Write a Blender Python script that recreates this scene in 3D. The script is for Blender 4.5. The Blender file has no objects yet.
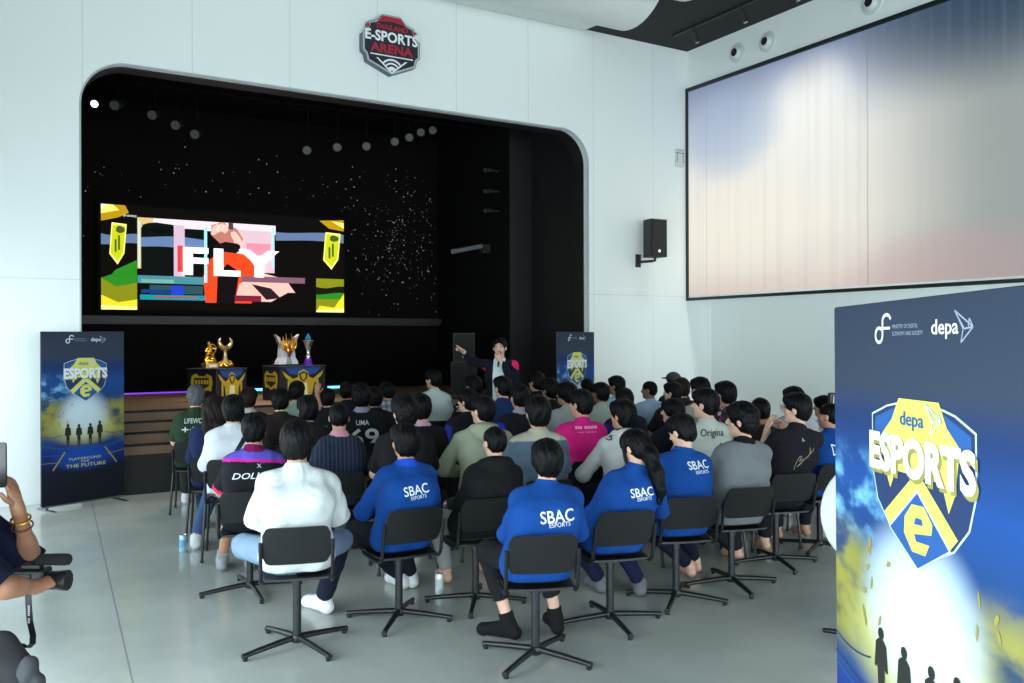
import bpy, math, random
import numpy as np
from mathutils import Vector, Matrix
from mathutils.bvhtree import BVHTree
random.seed(7)
SC = bpy.context.scene
COL = SC.collection
R = math.radians
PI = math.pi

# ------------------------------------------------------------------ materials
def lin(c):
    out = []
    for v in c[:3]:
        v = v / 255.0
        out.append(v / 12.92 if v <= 0.04045 else ((v + 0.055) / 1.055) ** 2.4)
    return tuple(out) + (1.0,)

_M = {}
def mat(name, rgb, rough=0.6, metal=0.0, emit=0.0, noise=0.0, nscale=8.0, bump=0.0, bscale=60.0, coat=0.0, sheen=0.0, spec=0.5, stretch=None):
    if name in _M:
        return _M[name]
    m = bpy.data.materials.new(name)
    m.use_nodes = True
    nt = m.node_tree
    b = nt.nodes['Principled BSDF']
    c = lin(rgb)
    b.inputs['Base Color'].default_value = c
    b.inputs['Roughness'].default_value = rough
    b.inputs['Metallic'].default_value = metal
    b.inputs['Specular IOR Level'].default_value = spec
    if coat: b.inputs['Coat Weight'].default_value = coat
    if sheen: b.inputs['Sheen Weight'].default_value = sheen
    if emit:
        b.inputs['Emission Color'].default_value = c
        b.inputs['Emission Strength'].default_value = emit
    tc = nt.nodes.new('ShaderNodeTexCoord')
    mp = nt.nodes.new('ShaderNodeMapping')
    nt.links.new(tc.outputs['Object'], mp.inputs['Vector'])
    if stretch: mp.inputs['Scale'].default_value = stretch
    if noise:
        n = nt.nodes.new('ShaderNodeTexNoise'); n.inputs['Scale'].default_value = nscale
        nt.links.new(mp.outputs['Vector'], n.inputs['Vector'])
        r = nt.nodes.new('ShaderNodeMixRGB'); r.blend_type = 'MIX'
        r.inputs['Color1'].default_value = tuple(max(0, x * (1 - noise)) for x in c[:3]) + (1,)
        r.inputs['Color2'].default_value = tuple(min(1, x * (1 + noise)) for x in c[:3]) + (1,)
        nt.links.new(n.outputs['Fac'], r.inputs['Fac'])
        nt.links.new(r.outputs['Color'], b.inputs['Base Color'])
    if bump:
        n = nt.nodes.new('ShaderNodeTexNoise'); n.inputs['Scale'].default_value = bscale
        nt.links.new(mp.outputs['Vector'], n.inputs['Vector'])
        bp = nt.nodes.new('ShaderNodeBump'); bp.inputs['Strength'].default_value = bump
        bp.inputs['Distance'].default_value = 0.01
        nt.links.new(n.outputs['Fac'], bp.inputs['Height'])
        nt.links.new(bp.outputs['Normal'], b.inputs['Normal'])
    _M[name] = m
    return m

class X:
    """tiny node-expression helper"""
    def __init__(s, nt, sock): s.nt = nt; s.s = sock
    def _m(s, op, o=None, clamp=False):
        n = s.nt.nodes.new('ShaderNodeMath'); n.operation = op; n.use_clamp = clamp
        s.nt.links.new(s.s, n.inputs[0])
        if o is not None:
            if isinstance(o, X): s.nt.links.new(o.s, n.inputs[1])
            else: n.inputs[1].default_value = o
        return X(s.nt, n.outputs[0])
    def __add__(s, o): return s._m('ADD', o)
    def __sub__(s, o): return s._m('SUBTRACT', o)
    def __mul__(s, o): return s._m('MULTIPLY', o)
    def __truediv__(s, o): return s._m('DIVIDE', o)
    def pow(s, o): return s._m('POWER', o)
    def abs(s): return s._m('ABSOLUTE')
    def sqrt(s): return s._m('SQRT')
    def lt(s, o): return s._m('LESS_THAN', o)
    def gt(s, o): return s._m('GREATER_THAN', o)
    def mn(s, o): return s._m('MINIMUM', o)
    def mx(s, o): return s._m('MAXIMUM', o)
    def mod(s, o): return s._m('FLOORED_MODULO', o)
    def sin(s): return s._m('SINE')
    def clamp(s): return s._m('ADD', 0.0, True)
    def ss(s, a, b):
        n = s.nt.nodes.new('ShaderNodeMapRange'); n.interpolation_type = 'SMOOTHSTEP'
        s.nt.links.new(s.s, n.inputs[0]); n.inputs[1].default_value = a; n.inputs[2].default_value = b
        return X(s.nt, n.outputs[0])

def xyz(nt, kind='Object', scale=None):
    tc = nt.nodes.new('ShaderNodeTexCoord')
    sp = nt.nodes.new('ShaderNodeSeparateXYZ')
    nt.links.new(tc.outputs[kind], sp.inputs[0])
    return X(nt, sp.outputs[0]), X(nt, sp.outputs[1]), X(nt, sp.outputs[2]), tc
def noise_x(nt, tc, scale, stretch=(1, 1, 1), detail=3, kind='Object'):
    mp = nt.nodes.new('ShaderNodeMapping'); mp.inputs['Scale'].default_value = stretch
    n = nt.nodes.new('ShaderNodeTexNoise'); n.inputs['Scale'].default_value = scale; n.inputs['Detail'].default_value = detail
    nt.links.new(tc.outputs[kind], mp.inputs[0]); nt.links.new(mp.outputs[0], n.inputs['Vector'])
    return X(nt, n.outputs['Fac'])
def ramp(nt, fac, stops):
    n = nt.nodes.new('ShaderNodeValToRGB')
    nt.links.new(fac.s, n.inputs[0])
    e = n.color_ramp.elements
    while len(e) > 1: e.remove(e[-1])
    e[0].position = stops[0][0]; e[0].color = lin(stops[0][1])
    for p, c in stops[1:]:
        k = e.new(p); k.color = lin(c)
    return n.outputs[0]
def mixc(nt, fac, a, b, mode='MIX'):
    n = nt.nodes.new('ShaderNodeMixRGB'); n.blend_type = mode
    if isinstance(fac, X): nt.links.new(fac.s, n.inputs[0])
    else: n.inputs[0].default_value = fac
    for i, c in ((1, a), (2, b)):
        if isinstance(c, tuple): n.inputs[i].default_value = lin(c)
        else: nt.links.new(c, n.inputs[i])
    return n.outputs[0]
def newmat(name):
    m = bpy.data.materials.new(name); m.use_nodes = True
    return m, m.node_tree, m.node_tree.nodes['Principled BSDF']

# ------------------------------------------------------------------ mesh helpers
class MB:
    def __init__(s): s.v = []; s.f = []; s.mi = []
    def add(s, vs, fs, mi=0):
        o = len(s.v); s.v += [tuple(v) for v in vs]
        s.f += [tuple(i + o for i in f) for f in fs]; s.mi += [mi] * len(fs)
        return s
    def box(s, x0, x1, y0, y1, z0, z1, mi=0, M=None, bev=0.0):
        if bev:
            b = bev
            # chamfered box
            vs = []
            for x, sx in ((x0, 1), (x1, -1)):
                for y, sy in ((y0, 1), (y1, -1)):
                    for z, sz in ((z0, 1), (z1, -1)):
                        vs += [(x, y + sy * b, z + sz * b), (x + sx * b, y, z + sz * b), (x + sx * b, y + sy * b, z)]
            def I(i, j, k, a): return ((i * 2 + j) * 2 + k) * 3 + a
            fs = []
            for i in (0, 1):
                fs.append([I(i, 0, 0, 0), I(i, 1, 0, 0), I(i, 1, 1, 0), I(i, 0, 1, 0)])
                fs.append([I(0, i, 0, 1), I(1, i, 0, 1), I(1, i, 1, 1), I(0, i, 1, 1)])
                fs.append([I(0, 0, i, 2), I(1, 0, i, 2), I(1, 1, i, 2), I(0, 1, i, 2)])
                for j in (0, 1):
                    fs.append([I(i, j, 0, 0), I(i, j, 1, 0), I(i, j, 1, 1), I(i, j, 0, 1)])
                    fs.append([I(i, 0, j, 0), I(i, 1, j, 0), I(i, 1, j, 2), I(i, 0, j, 2)])
                    fs.append([I(0, i, j, 1), I(1, i, j, 1), I(1, i, j, 2), I(0, i, j, 2)])
                    for k in (0, 1):
                        fs.append([I(i, j, k, 0), I(i, j, k, 1), I(i, j, k, 2)])
        else:
            vs = [(x, y, z) for x in (x0, x1) for y in (y0, y1) for z in (z0, z1)]
            fs = [(0, 1, 3, 2), (4, 6, 7, 5), (0, 4, 5, 1), (2, 3, 7, 6), (0, 2, 6, 4), (1, 5, 7, 3)]
        if M is not None: vs = [tuple(M @ Vector(v)) for v in vs]
        return s.add(vs, fs, mi)
    def tube(s, pts, r, n=10, mi=0, caps=True):
        pts = [Vector(p) for p in pts]
        rs = r if isinstance(r, (list, tuple)) else [r] * len(pts)
        rings = []; up = None
        for i, p in enumerate(pts):
            a = pts[max(i - 1, 0)]; b = pts[min(i + 1, len(pts) - 1)]
            t = (b - a).normalized()
            if up is None:
                up = Vector((0, 0, 1)) if abs(t.z) < 0.9 else Vector((1, 0, 0))
            x = t.cross(up)
            if x.length < 1e-4: x = t.orthogonal()
            x.normalize(); y = x.cross(t).normalized(); up = y
            rings.append([p + (x * math.cos(2 * PI * k / n) + y * math.sin(2 * PI * k / n)) * rs[i] for k in range(n)])
        vs = [v for rg in rings for v in rg]; fs = []
        for i in range(len(rings) - 1):
            for k in range(n):
                k2 = (k + 1) % n
                fs.append((i * n + k, i * n + k2, (i + 1) * n + k2, (i + 1) * n + k))
        if caps:
            fs.append(tuple(range(n))[::-1]); fs.append(tuple((len(rings) - 1) * n + k for k in range(n)))
        return s.add(vs, fs, mi)
    def lathe(s, prof, n=24, c=(0, 0, 0), mi=0, M=None, sx=1.0, sy=1.0):
        vs = []; fs = []
        for r, z in prof:
            for k in range(n):
                a = 2 * PI * k / n
                vs.append((c[0] + r * math.cos(a) * sx, c[1] + r * math.sin(a) * sy, c[2] + z))
        for i in range(len(prof) - 1):
            for k in range(n):
                k2 = (k + 1) % n
                fs.append((i * n + k, i * n + k2, (i + 1) * n + k2, (i + 1) * n + k))
        fs.append(tuple(range(n))[::-1]); fs.append(tuple((len(prof) - 1) * n + k for k in range(n)))
        if M is not None: vs = [tuple(M @ Vector(v)) for v in vs]
        return s.add(vs, fs, mi)
    def prism(s, poly, y0, y1, mi=0, M=None, axis='y'):
        """polygon (a,b) extruded; axis y: (a,y,b); z: (a,b,z)"""
        n = len(poly)
        if axis == 'y': vs = [(a, y0, b) for a, b in poly] + [(a, y1, b) for a, b in poly]
        elif axis == 'x': vs = [(y0, a, b) for a, b in poly] + [(y1, a, b) for a, b in poly]
        else: vs = [(a, b, y0) for a, b in poly] + [(a, b, y1) for a, b in poly]
        fs = [tuple(range(n)), tuple(range(n, 2 * n))[::-1]]
        fs += [(i, i + n, (i + 1) % n + n, (i + 1) % n) for i in range(n)]
        if M is not None: vs = [tuple(M @ Vector(v)) for v in vs]
        return s.add(vs, fs, mi)
    def build(s, name, mats, parent=None, smooth=False, loc=None, fixn=True):
        me = bpy.data.meshes.new(name)
        me.from_pydata(s.v, [], s.f)
        if not isinstance(mats, (list, tuple)): mats = [mats]
        for m in mats: me.materials.append(m)
        if len(mats) > 1: me.polygons.foreach_set('material_index', s.mi)
        if fixn:
            import bmesh
            bm = bmesh.new(); bm.from_mesh(me)
            bmesh.ops.recalc_face_normals(bm, faces=bm.faces)
            bm.to_mesh(me); bm.free()
        me.update()
        if smooth: shade(me)
        o = bpy.data.objects.new(name, me); COL.objects.link(o)
        if parent is not None: o.parent = parent
        if loc is not None: o.location = loc
        return o
def shade(me, ang=40):
    me.polygons.foreach_set('use_smooth', [True] * len(me.polygons))
    try: me.set_sharp_from_angle(angle=R(ang))
    except Exception: pass

def rrect(w, h, r, n=6, cx=0, cy=0):
    pts = []
    for (sx, sy, a0) in ((1, 1, 0), (-1, 1, 90), (-1, -1, 180), (1, -1, 270)):
        for i in range(n + 1):
            a = R(a0 + 90 * i / n)
            pts.append((cx + sx * (w / 2 - r) + r * math.cos(a), cy + sy * (h / 2 - r) + r * math.sin(a)))
    return pts

def tag(o, label=None, cat=None, group=None, kind=None):
    if label: o['label'] = label
    if cat: o['category'] = cat
    if group: o['group'] = group
    if kind: o['kind'] = kind
    return o
def empty(name, loc=(0, 0, 0), rz=0.0):
    o = bpy.data.objects.new(name, None); COL.objects.link(o)
    o.location = loc; o.rotation_euler = (0, 0, rz); o.empty_display_size = 0.1
    return o
def struct(o): o['kind'] = 'structure'; return o
def copy_tree(o, parent=None):
    c = o.copy(); COL.objects.link(c)
    if parent is not None: c.parent = parent
    for ch in [x for x in COL.objects if x.parent == o]: copy_tree(ch, c)
    return c

def text_mesh(txt, size=1.0, bold=0.0, ext=0.0, align='CENTER', shear=0.0, space=1.0):
    """returns verts (x, y, z) flat in XY and faces"""
    cu = bpy.data.curves.new('t', 'FONT'); cu.body = txt; cu.size = size; cu.extrude = ext; cu.offset = bold
    cu.align_x = align; cu.align_y = 'CENTER'; cu.shear = shear; cu.space_character = space; cu.resolution_u = 3
    ob = bpy.data.objects.new('t', cu); COL.objects.link(ob)
    dg = bpy.context.evaluated_depsgraph_get(); dg.update()
    me = ob.evaluated_get(dg).to_mesh()
    vs = [tuple(v.co) for v in me.vertices]; fs = [tuple(p.vertices) for p in me.polygons]
    ob.evaluated_get(dg).to_mesh_clear()
    bpy.data.objects.remove(ob); bpy.data.curves.remove(cu)
    return vs, fs
def fit_text(txt, w, h, bold=0.0, **k):
    vs, fs = text_mesh(txt, 1.0, bold, **k)
    xs = [v[0] for v in vs]; ys = [v[1] for v in vs]
    cx, cy = (max(xs) + min(xs)) / 2, (max(ys) + min(ys)) / 2
    sx = w / (max(xs) - min(xs)); sy = h / (max(ys) - min(ys))
    return [((v[0] - cx) * sx, (v[1] - cy) * sy, v[2]) for v in vs], fs

def dense(vs, fs, L):
    import bmesh
    bm = bmesh.new(); V = [bm.verts.new(v) for v in vs]
    for f in fs:
        try: bm.faces.new([V[i] for i in f])
        except Exception: pass
    bmesh.ops.triangulate(bm, faces=bm.faces)
    for _ in range(5):
        e = [x for x in bm.edges if x.calc_length() > L]
        if not e: break
        bmesh.ops.subdivide_edges(bm, edges=e, cuts=1); bmesh.ops.triangulate(bm, faces=[x for x in bm.faces if len(x.verts) > 3])
    bm.verts.index_update()
    o = [tuple(v.co) for v in bm.verts], [tuple(v.index for v in x.verts) for x in bm.faces]
    bm.free(); return o

# ------------------------------------------------------------------ implicit bodies (numpy distance fields -> surface nets)
class Field:
    def __init__(s, lo, hi, h):
        s.h = h; s.lo = np.array(lo, dtype=np.float32)
        n = np.ceil((np.array(hi) - s.lo) / h).astype(int) + 1
        s.n = n
        s.ax = [s.lo[i] + h * np.arange(n[i], dtype=np.float32) for i in range(3)]
        s.v = np.full(n, 0.3, dtype=np.float32)
    def reg(s, lo, hi):
        sl = []
        for i in range(3):
            a = int(max(0, math.floor((lo[i] - s.lo[i]) / s.h))); b = int(min(s.n[i], math.ceil((hi[i] - s.lo[i]) / s.h) + 1))
            if b <= a: return None
            sl.append(slice(a, b))
        return tuple(sl)
    def pts(s, sl):
        return (s.ax[0][sl[0]][:, None, None], s.ax[1][sl[1]][None, :, None], s.ax[2][sl[2]][None, None, :])
    def mix(s, sl, d, k, op):
        a = s.v[sl]
        if op == 'u':
            h = np.maximum(k - np.abs(a - d), 0) / k if k > 0 else 0
            s.v[sl] = np.minimum(a, d) - h * h * k * 0.25
        elif op == 's':
            h = np.maximum(k - np.abs(a + d), 0) / k if k > 0 else 0
            s.v[sl] = np.maximum(a, -d) + h * h * k * 0.25
    def cap(s, a, b, ra, rb, k=0.03, op='u', flat=False, flata=False):
        a = np.array(a, dtype=np.float32); b = np.array(b, dtype=np.float32)
        m = max(ra, rb) + k + 3 * s.h
        sl = s.reg(np.minimum(a, b) - m, np.maximum(a, b) + m)
        if sl is None: return s
        x, y, z = s.pts(sl); d = b - a; L2 = float(d @ d) + 1e-9; L = math.sqrt(L2)
        t = ((x - a[0]) * d[0] + (y - a[1]) * d[1] + (z - a[2]) * d[2]) / L2
        tc = np.clip(t, 0, 1)
        q = np.sqrt((x - a[0] - tc * d[0]) ** 2 + (y - a[1] - tc * d[1]) ** 2 + (z - a[2] - tc * d[2]) ** 2) - (ra + (rb - ra) * tc)
        if flat: q = np.maximum(q, (t - 1) * L)
        if flata: q = np.maximum(q, -t * L)
        s.mix(sl, q, k, op); return s
    def ell(s, c, r, k=0.02, op='u', Rm=None):
        c = np.array(c, dtype=np.float32); r = np.array(r, dtype=np.float32)
        m = float(r.max()) + k + 3 * s.h
        sl = s.reg(c - m, c + m)
        if sl is None: return s
        x, y, z = s.pts(sl); x = x - c[0]; y = y - c[1]; z = z - c[2]
        if Rm is not None:
            x, y, z = (Rm[0][0] * x + Rm[1][0] * y + Rm[2][0] * z, Rm[0][1] * x + Rm[1][1] * y + Rm[2][1] * z, Rm[0][2] * x + Rm[1][2] * y + Rm[2][2] * z)
        k0 = np.sqrt((x / r[0]) ** 2 + (y / r[1]) ** 2 + (z / r[2]) ** 2)
        k1 = np.sqrt((x / r[0] ** 2) ** 2 + (y / r[1] ** 2) ** 2 + (z / r[2] ** 2) ** 2) + 1e-6
        s.mix(sl, k0 * (k0 - 1) / k1, k, op); return s
    def cutz(s, z0):
        z = s.ax[2][None, None, :]
        s.v = np.maximum(s.v, z0 - z); return s
    def folds(s, amp, freq, seed):
        rg = np.random.RandomState(seed)
        x, y, z = s.ax[0][:, None, None], s.ax[1][None, :, None], s.ax[2][None, None, :]
        tot = 0
        for i in range(4):
            k = rg.normal(size=3); k /= np.linalg.norm(k); k *= freq * (0.6 + 0.5 * i)
            k2 = rg.normal(size=3); k2 /= np.linalg.norm(k2); k2 *= freq * 0.4
            ph = rg.uniform(0, 6.28, 2)
            tot = tot + np.sin(x * k[0] + y * k[1] + z * k[2] + ph[0] + 1.6 * np.sin(x * k2[0] + y * k2[1] + z * k2[2] + ph[1])) / (1 + 0.5 * i)
        s.v = s.v + (amp * tot).astype(np.float32); return s
    def mesh(s):
        v = s.v; n = s.n; neg = v < 0
        occ = np.zeros(np.array(n) - 1, dtype=np.int8)
        for dx in (0, 1):
            for dy in (0, 1):
                for dz in (0, 1):
                    occ += neg[dx:n[0] - 1 + dx, dy:n[1] - 1 + dy, dz:n[2] - 1 + dz]
        act = (occ > 0) & (occ < 8)
        ii = np.argwhere(act)
        if len(ii) == 0: return np.zeros((0, 3)), np.zeros((0, 4), int)
        idx = -np.ones(act.shape, dtype=np.int64); idx[act] = np.arange(len(ii))
        acc = np.zeros((len(ii), 3)); cnt = np.zeros(len(ii))
        corners = [(a, b, c) for a in (0, 1) for b in (0, 1) for c in (0, 1)]
        for p in corners:
            for ax in range(3):
                if p[ax]: continue
                q = list(p); q[ax] = 1
                vp = v[ii[:, 0] + p[0], ii[:, 1] + p[1], ii[:, 2] + p[2]]
                vq = v[ii[:, 0] + q[0], ii[:, 1] + q[1], ii[:, 2] + q[2]]
                cr = (vp < 0) != (vq < 0)
                t = np.where(cr, vp / np.where(cr, vp - vq, 1), 0)
                pos = np.array(p, dtype=float)[None, :].repeat(len(ii), 0); pos[:, ax] += t
                acc += pos * cr[:, None]; cnt += cr
        vert = (ii + acc / cnt[:, None]) * s.h + s.lo
        faces = []
        for ax in range(3):
            a, b = [(1, 2), (2, 0), (0, 1)][ax]
            sl0 = [slice(1, n[i] - 1) for i in range(3)]; sl0[ax] = slice(0, n[ax] - 1)
            sl1 = list(sl0); sl1[ax] = slice(1, n[ax])
            n0 = neg[tuple(sl0)]; n1 = neg[tuple(sl1)]
            ch = np.argwhere(n0 != n1)
            if len(ch) == 0: continue
            flip = n0[tuple(ch.T)]
            base = ch + np.array([s_.start for s_ in sl0])
            def g(da, db):
                c = base.copy(); c[:, a] += da; c[:, b] += db
                return idx[c[:, 0], c[:, 1], c[:, 2]]
            q = np.stack([g(-1, -1), g(0, -1), g(0, 0), g(-1, 0)], 1)
            q[~flip] = q[~flip][:, ::-1]
            faces.append(q)
        F = np.concatenate(faces)
        F = F[(F >= 0).all(1)]
        return vert, F

def np_obj(name, V, F, mats, parent=None, extra=None, mi=None):
    """V, F arrays (quads); extra = MB with more geometry appended"""
    me = bpy.data.meshes.new(name)
    nv = len(V); nf = len(F)
    ev = extra.v if extra else []; ef = extra.f if extra else []
    loops = np.concatenate([F.reshape(-1), np.array([i + nv for f in ef for i in f], dtype=np.int64)]) if ef else F.reshape(-1)
    sizes = np.concatenate([np.full(nf, 4), np.array([len(f) for f in ef], dtype=np.int64)]) if ef else np.full(nf, 4)
    allv = np.concatenate([V, np.array(ev)]) if ev else V
    me.vertices.add(len(allv)); me.vertices.foreach_set('co', allv.astype(np.float32).reshape(-1))
    me.loops.add(len(loops)); me.loops.foreach_set('vertex_index', loops.astype(np.int32))
    me.polygons.add(len(sizes)); st = np.concatenate([[0], np.cumsum(sizes)[:-1]])
    me.polygons.foreach_set('loop_start', st.astype(np.int32))
    try: me.polygons.foreach_set('loop_total', sizes.astype(np.int32))
    except Exception: pass
    if not isinstance(mats, (list, tuple)): mats = [mats]
    for m in mats: me.materials.append(m)
    if mi is not None:
        me.polygons.foreach_set('material_index', np.concatenate([mi, np.zeros(len(ef), int)]).astype(np.int32) if ef else mi.astype(np.int32))
    me.update(calc_edges=True); me.validate()
    me.polygons.foreach_set('use_smooth', [True] * len(me.polygons))
    o = bpy.data.objects.new(name, me); COL.objects.link(o)
    if parent is not None: o.parent = parent
    return o
# ------------------------------------------------------------------ people
SKIN = {
 'light': mat('skin_light', (214, 170, 148), 0.5, noise=0.08, nscale=14),
 'mid': mat('skin_mid', (190, 142, 115), 0.5, noise=0.08, nscale=14),
 'tan': mat('skin_tan', (150, 104, 80), 0.5, noise=0.08, nscale=14),
}
EYE = mat('eye_dark', (28, 20, 18), 0.3)
LIP = mat('lip', (150, 82, 76), 0.5)
def hair_mat(name, rgb):
    return mat(name, rgb, 0.5, noise=0.4, nscale=40, bump=0.6, bscale=110, stretch=(1, 1, 0.2), spec=0.14)
HAIR = {'black': hair_mat('hair_black', (7, 7, 9)), 'brown': hair_mat('hair_brown', (30, 21, 19)), 'grey': hair_mat('hair_ash', (88, 88, 93)),
        'soft': hair_mat('hair_soft', (9, 9, 11))}
def fabric(rgb, rough=0.9):
    k = 'fabric_%d_%d_%d' % tuple(rgb)
    if k in _M: return _M[k]
    m = mat(k, rgb, rough, noise=0.10, nscale=5, spec=0.2); nt = m.node_tree; b = nt.nodes['Principled BSDF']
    tc = nt.nodes.new('ShaderNodeTexCoord'); mp = nt.nodes.new('ShaderNodeMapping'); mp.inputs['Scale'].default_value = (1, 1, 0.6); mp.inputs['Rotation'].default_value = (0, 0.35, 0)
    nt.links.new(tc.outputs['Object'], mp.inputs[0])
    n1 = nt.nodes.new('ShaderNodeTexNoise'); n1.inputs['Scale'].default_value = 5.5; n1.inputs['Detail'].default_value = 2; n1.inputs['Distortion'].default_value = 1.6
    n2 = nt.nodes.new('ShaderNodeTexNoise'); n2.inputs['Scale'].default_value = 260; n2.inputs['Detail'].default_value = 1
    nt.links.new(mp.outputs[0], n1.inputs['Vector']); nt.links.new(tc.outputs['Object'], n2.inputs['Vector'])
    b1 = nt.nodes.new('ShaderNodeBump'); b1.inputs['Strength'].default_value = 0.42; b1.inputs['Distance'].default_value = 0.035
    b2 = nt.nodes.new('ShaderNodeBump'); b2.inputs['Strength'].default_value = 0.2; b2.inputs['Distance'].default_value = 0.004
    nt.links.new(n1.outputs['Fac'], b1.inputs['Height']); nt.links.new(n2.outputs['Fac'], b2.inputs['Height']); nt.links.new(b1.outputs['Normal'], b2.inputs['Normal']); nt.links.new(b2.outputs['Normal'], b.inputs['Normal'])
    return m

def rotz3(a, pitch=0.0, roll=0.0):
    m = Matrix.Rotation(a, 3, 'Z') @ Matrix.Rotation(pitch, 3, 'X') @ Matrix.Rotation(roll, 3, 'Y')
    return [[m[i][j] for j in range(3)] for i in range(3)]
def vec(*a): return np.array(a, dtype=float)

def marks(kind, w, h):
    """print too faint or too loopy to read: a pen scrawl, or a row of small worn blocks"""
    vs, fs = [], []
    if kind == '~scrawl':
        p = [(-.50, -.50), (-.42, -.05), (-.30, .30), (-.18, .45), (-.12, .30), (-.26, .02), (-.10, .05), (-.08, -.15), (-.28, -.38), (-.36, -.36), (-.20, -.22), (-.02, -.10), (.02, .0), (.06, -.12), (.10, -.02), (.14, -.10), (.18, .0), (.24, .0), (.34, .42), (.36, .50), (.30, .20), (.28, .02), (.34, .08), (.40, .04), (.50, .16)]
        t = 0.0026
        for (x0, y0), (x1, y1) in zip(p, p[1:]):
            x0, x1, y0, y1 = x0 * w, x1 * w, y0 * h + x0 * w * .35, y1 * h + x1 * w * .35
            dx, dy = x1 - x0, y1 - y0; L = math.hypot(dx, dy) or 1; nx, ny = -dy / L * t, dx / L * t; k = len(vs)
            vs += [(x0 + nx, y0 + ny, 0), (x1 + nx, y1 + ny, 0), (x1 - nx, y1 - ny, 0), (x0 - nx, y0 - ny, 0)]; fs.append((k, k + 1, k + 2, k + 3))
    else:
        n = 10
        for i in range(n):
            if i == 3: continue
            x0 = -w / 2 + w * i / n; x1 = x0 + w / n * 0.8; k = len(vs)
            vs += [(x0, -h / 2, 0), (x1, -h / 2, 0), (x1, h / 2, 0), (x0, h / 2, 0)]; fs.append((k, k + 1, k + 2, k + 3))
    return vs, fs
def kn_(sk, sd): return np.array(sk['knR' if sd > 0 else 'knL'])
def hand(mb, F, wr, d, nrm, side=1, curl=0.5, s=1.0, tubes=True, pose='relax'):
    """palm in field F, fingers as tapered bent tubes. d: direction of the hand, nrm: back-of-hand normal"""
    d = Vector(d).normalized(); nrm = Vector(nrm); nrm = (nrm - d * nrm.dot(d)).normalized(); lat = d.cross(nrm) * side
    w = Vector(wr)
    c = w + d * 0.048 * s
    M = [[lat[i], d[i], nrm[i]] for i in range(3)]
    F.ell(tuple(c), (0.040 * s, 0.052 * s, 0.017 * s), 0.012, Rm=M)
    F.cap(tuple(w - d * 0.02), tuple(c), 0.025 * s, 0.020 * s, 0.015)
    # thumb leaves the side of the palm near its base
    tb = w + d * 0.022 * s + lat * 0.028 * s
    ta = curl * 0.7
    t1 = tb + (lat * 0.75 + d * 0.6 - nrm * 0.35 * ta).normalized() * 0.036 * s
    t2 = t1 + (lat * (0.45 - 0.5 * ta) + d * 0.85 - nrm * 0.6 * ta).normalized() * 0.030 * s
    mb.tube([tb - lat * 0.008 * s, tb, t1, t2, t2 + (t2 - t1) * 0.2], [x * s for x in (0.012, 0.012, 0.0105, 0.0085, 0.004)], 8)
    lens = (0.070, 0.079, 0.073, 0.056)
    for i in range(4):
        o = (0.029 - 0.0195 * i) * s
        b = c + lat * o + d * (0.040 - 0.004 * abs(i - 1)) * s
        cu = curl
        if pose == 'point' and i > 0: cu = 1.3
        if pose == 'point' and i == 0: cu = 0.05
        L = lens[i] * s
        p = [b - d * 0.012 * s, b]; ang = 0.0
        for q, fr in ((0.35, 0.42), (0.75, 0.32), (0.6, 0.26)):
            ang += cu * q * 1.6
            dirv = d * math.cos(ang) - nrm * math.sin(ang) + lat * (0.05 * (1.5 - i)) * (1 - cu)
            p.append(p[-1] + dirv.normalized() * L * fr)
        p.append(p[-1] + (p[-1] - p[-2]).normalized() * 0.004 * s)
        mb.tube(p, [x * s for x in (0.0095, 0.0095, 0.0088, 0.008, 0.0068, 0.003)], 8)

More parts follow.
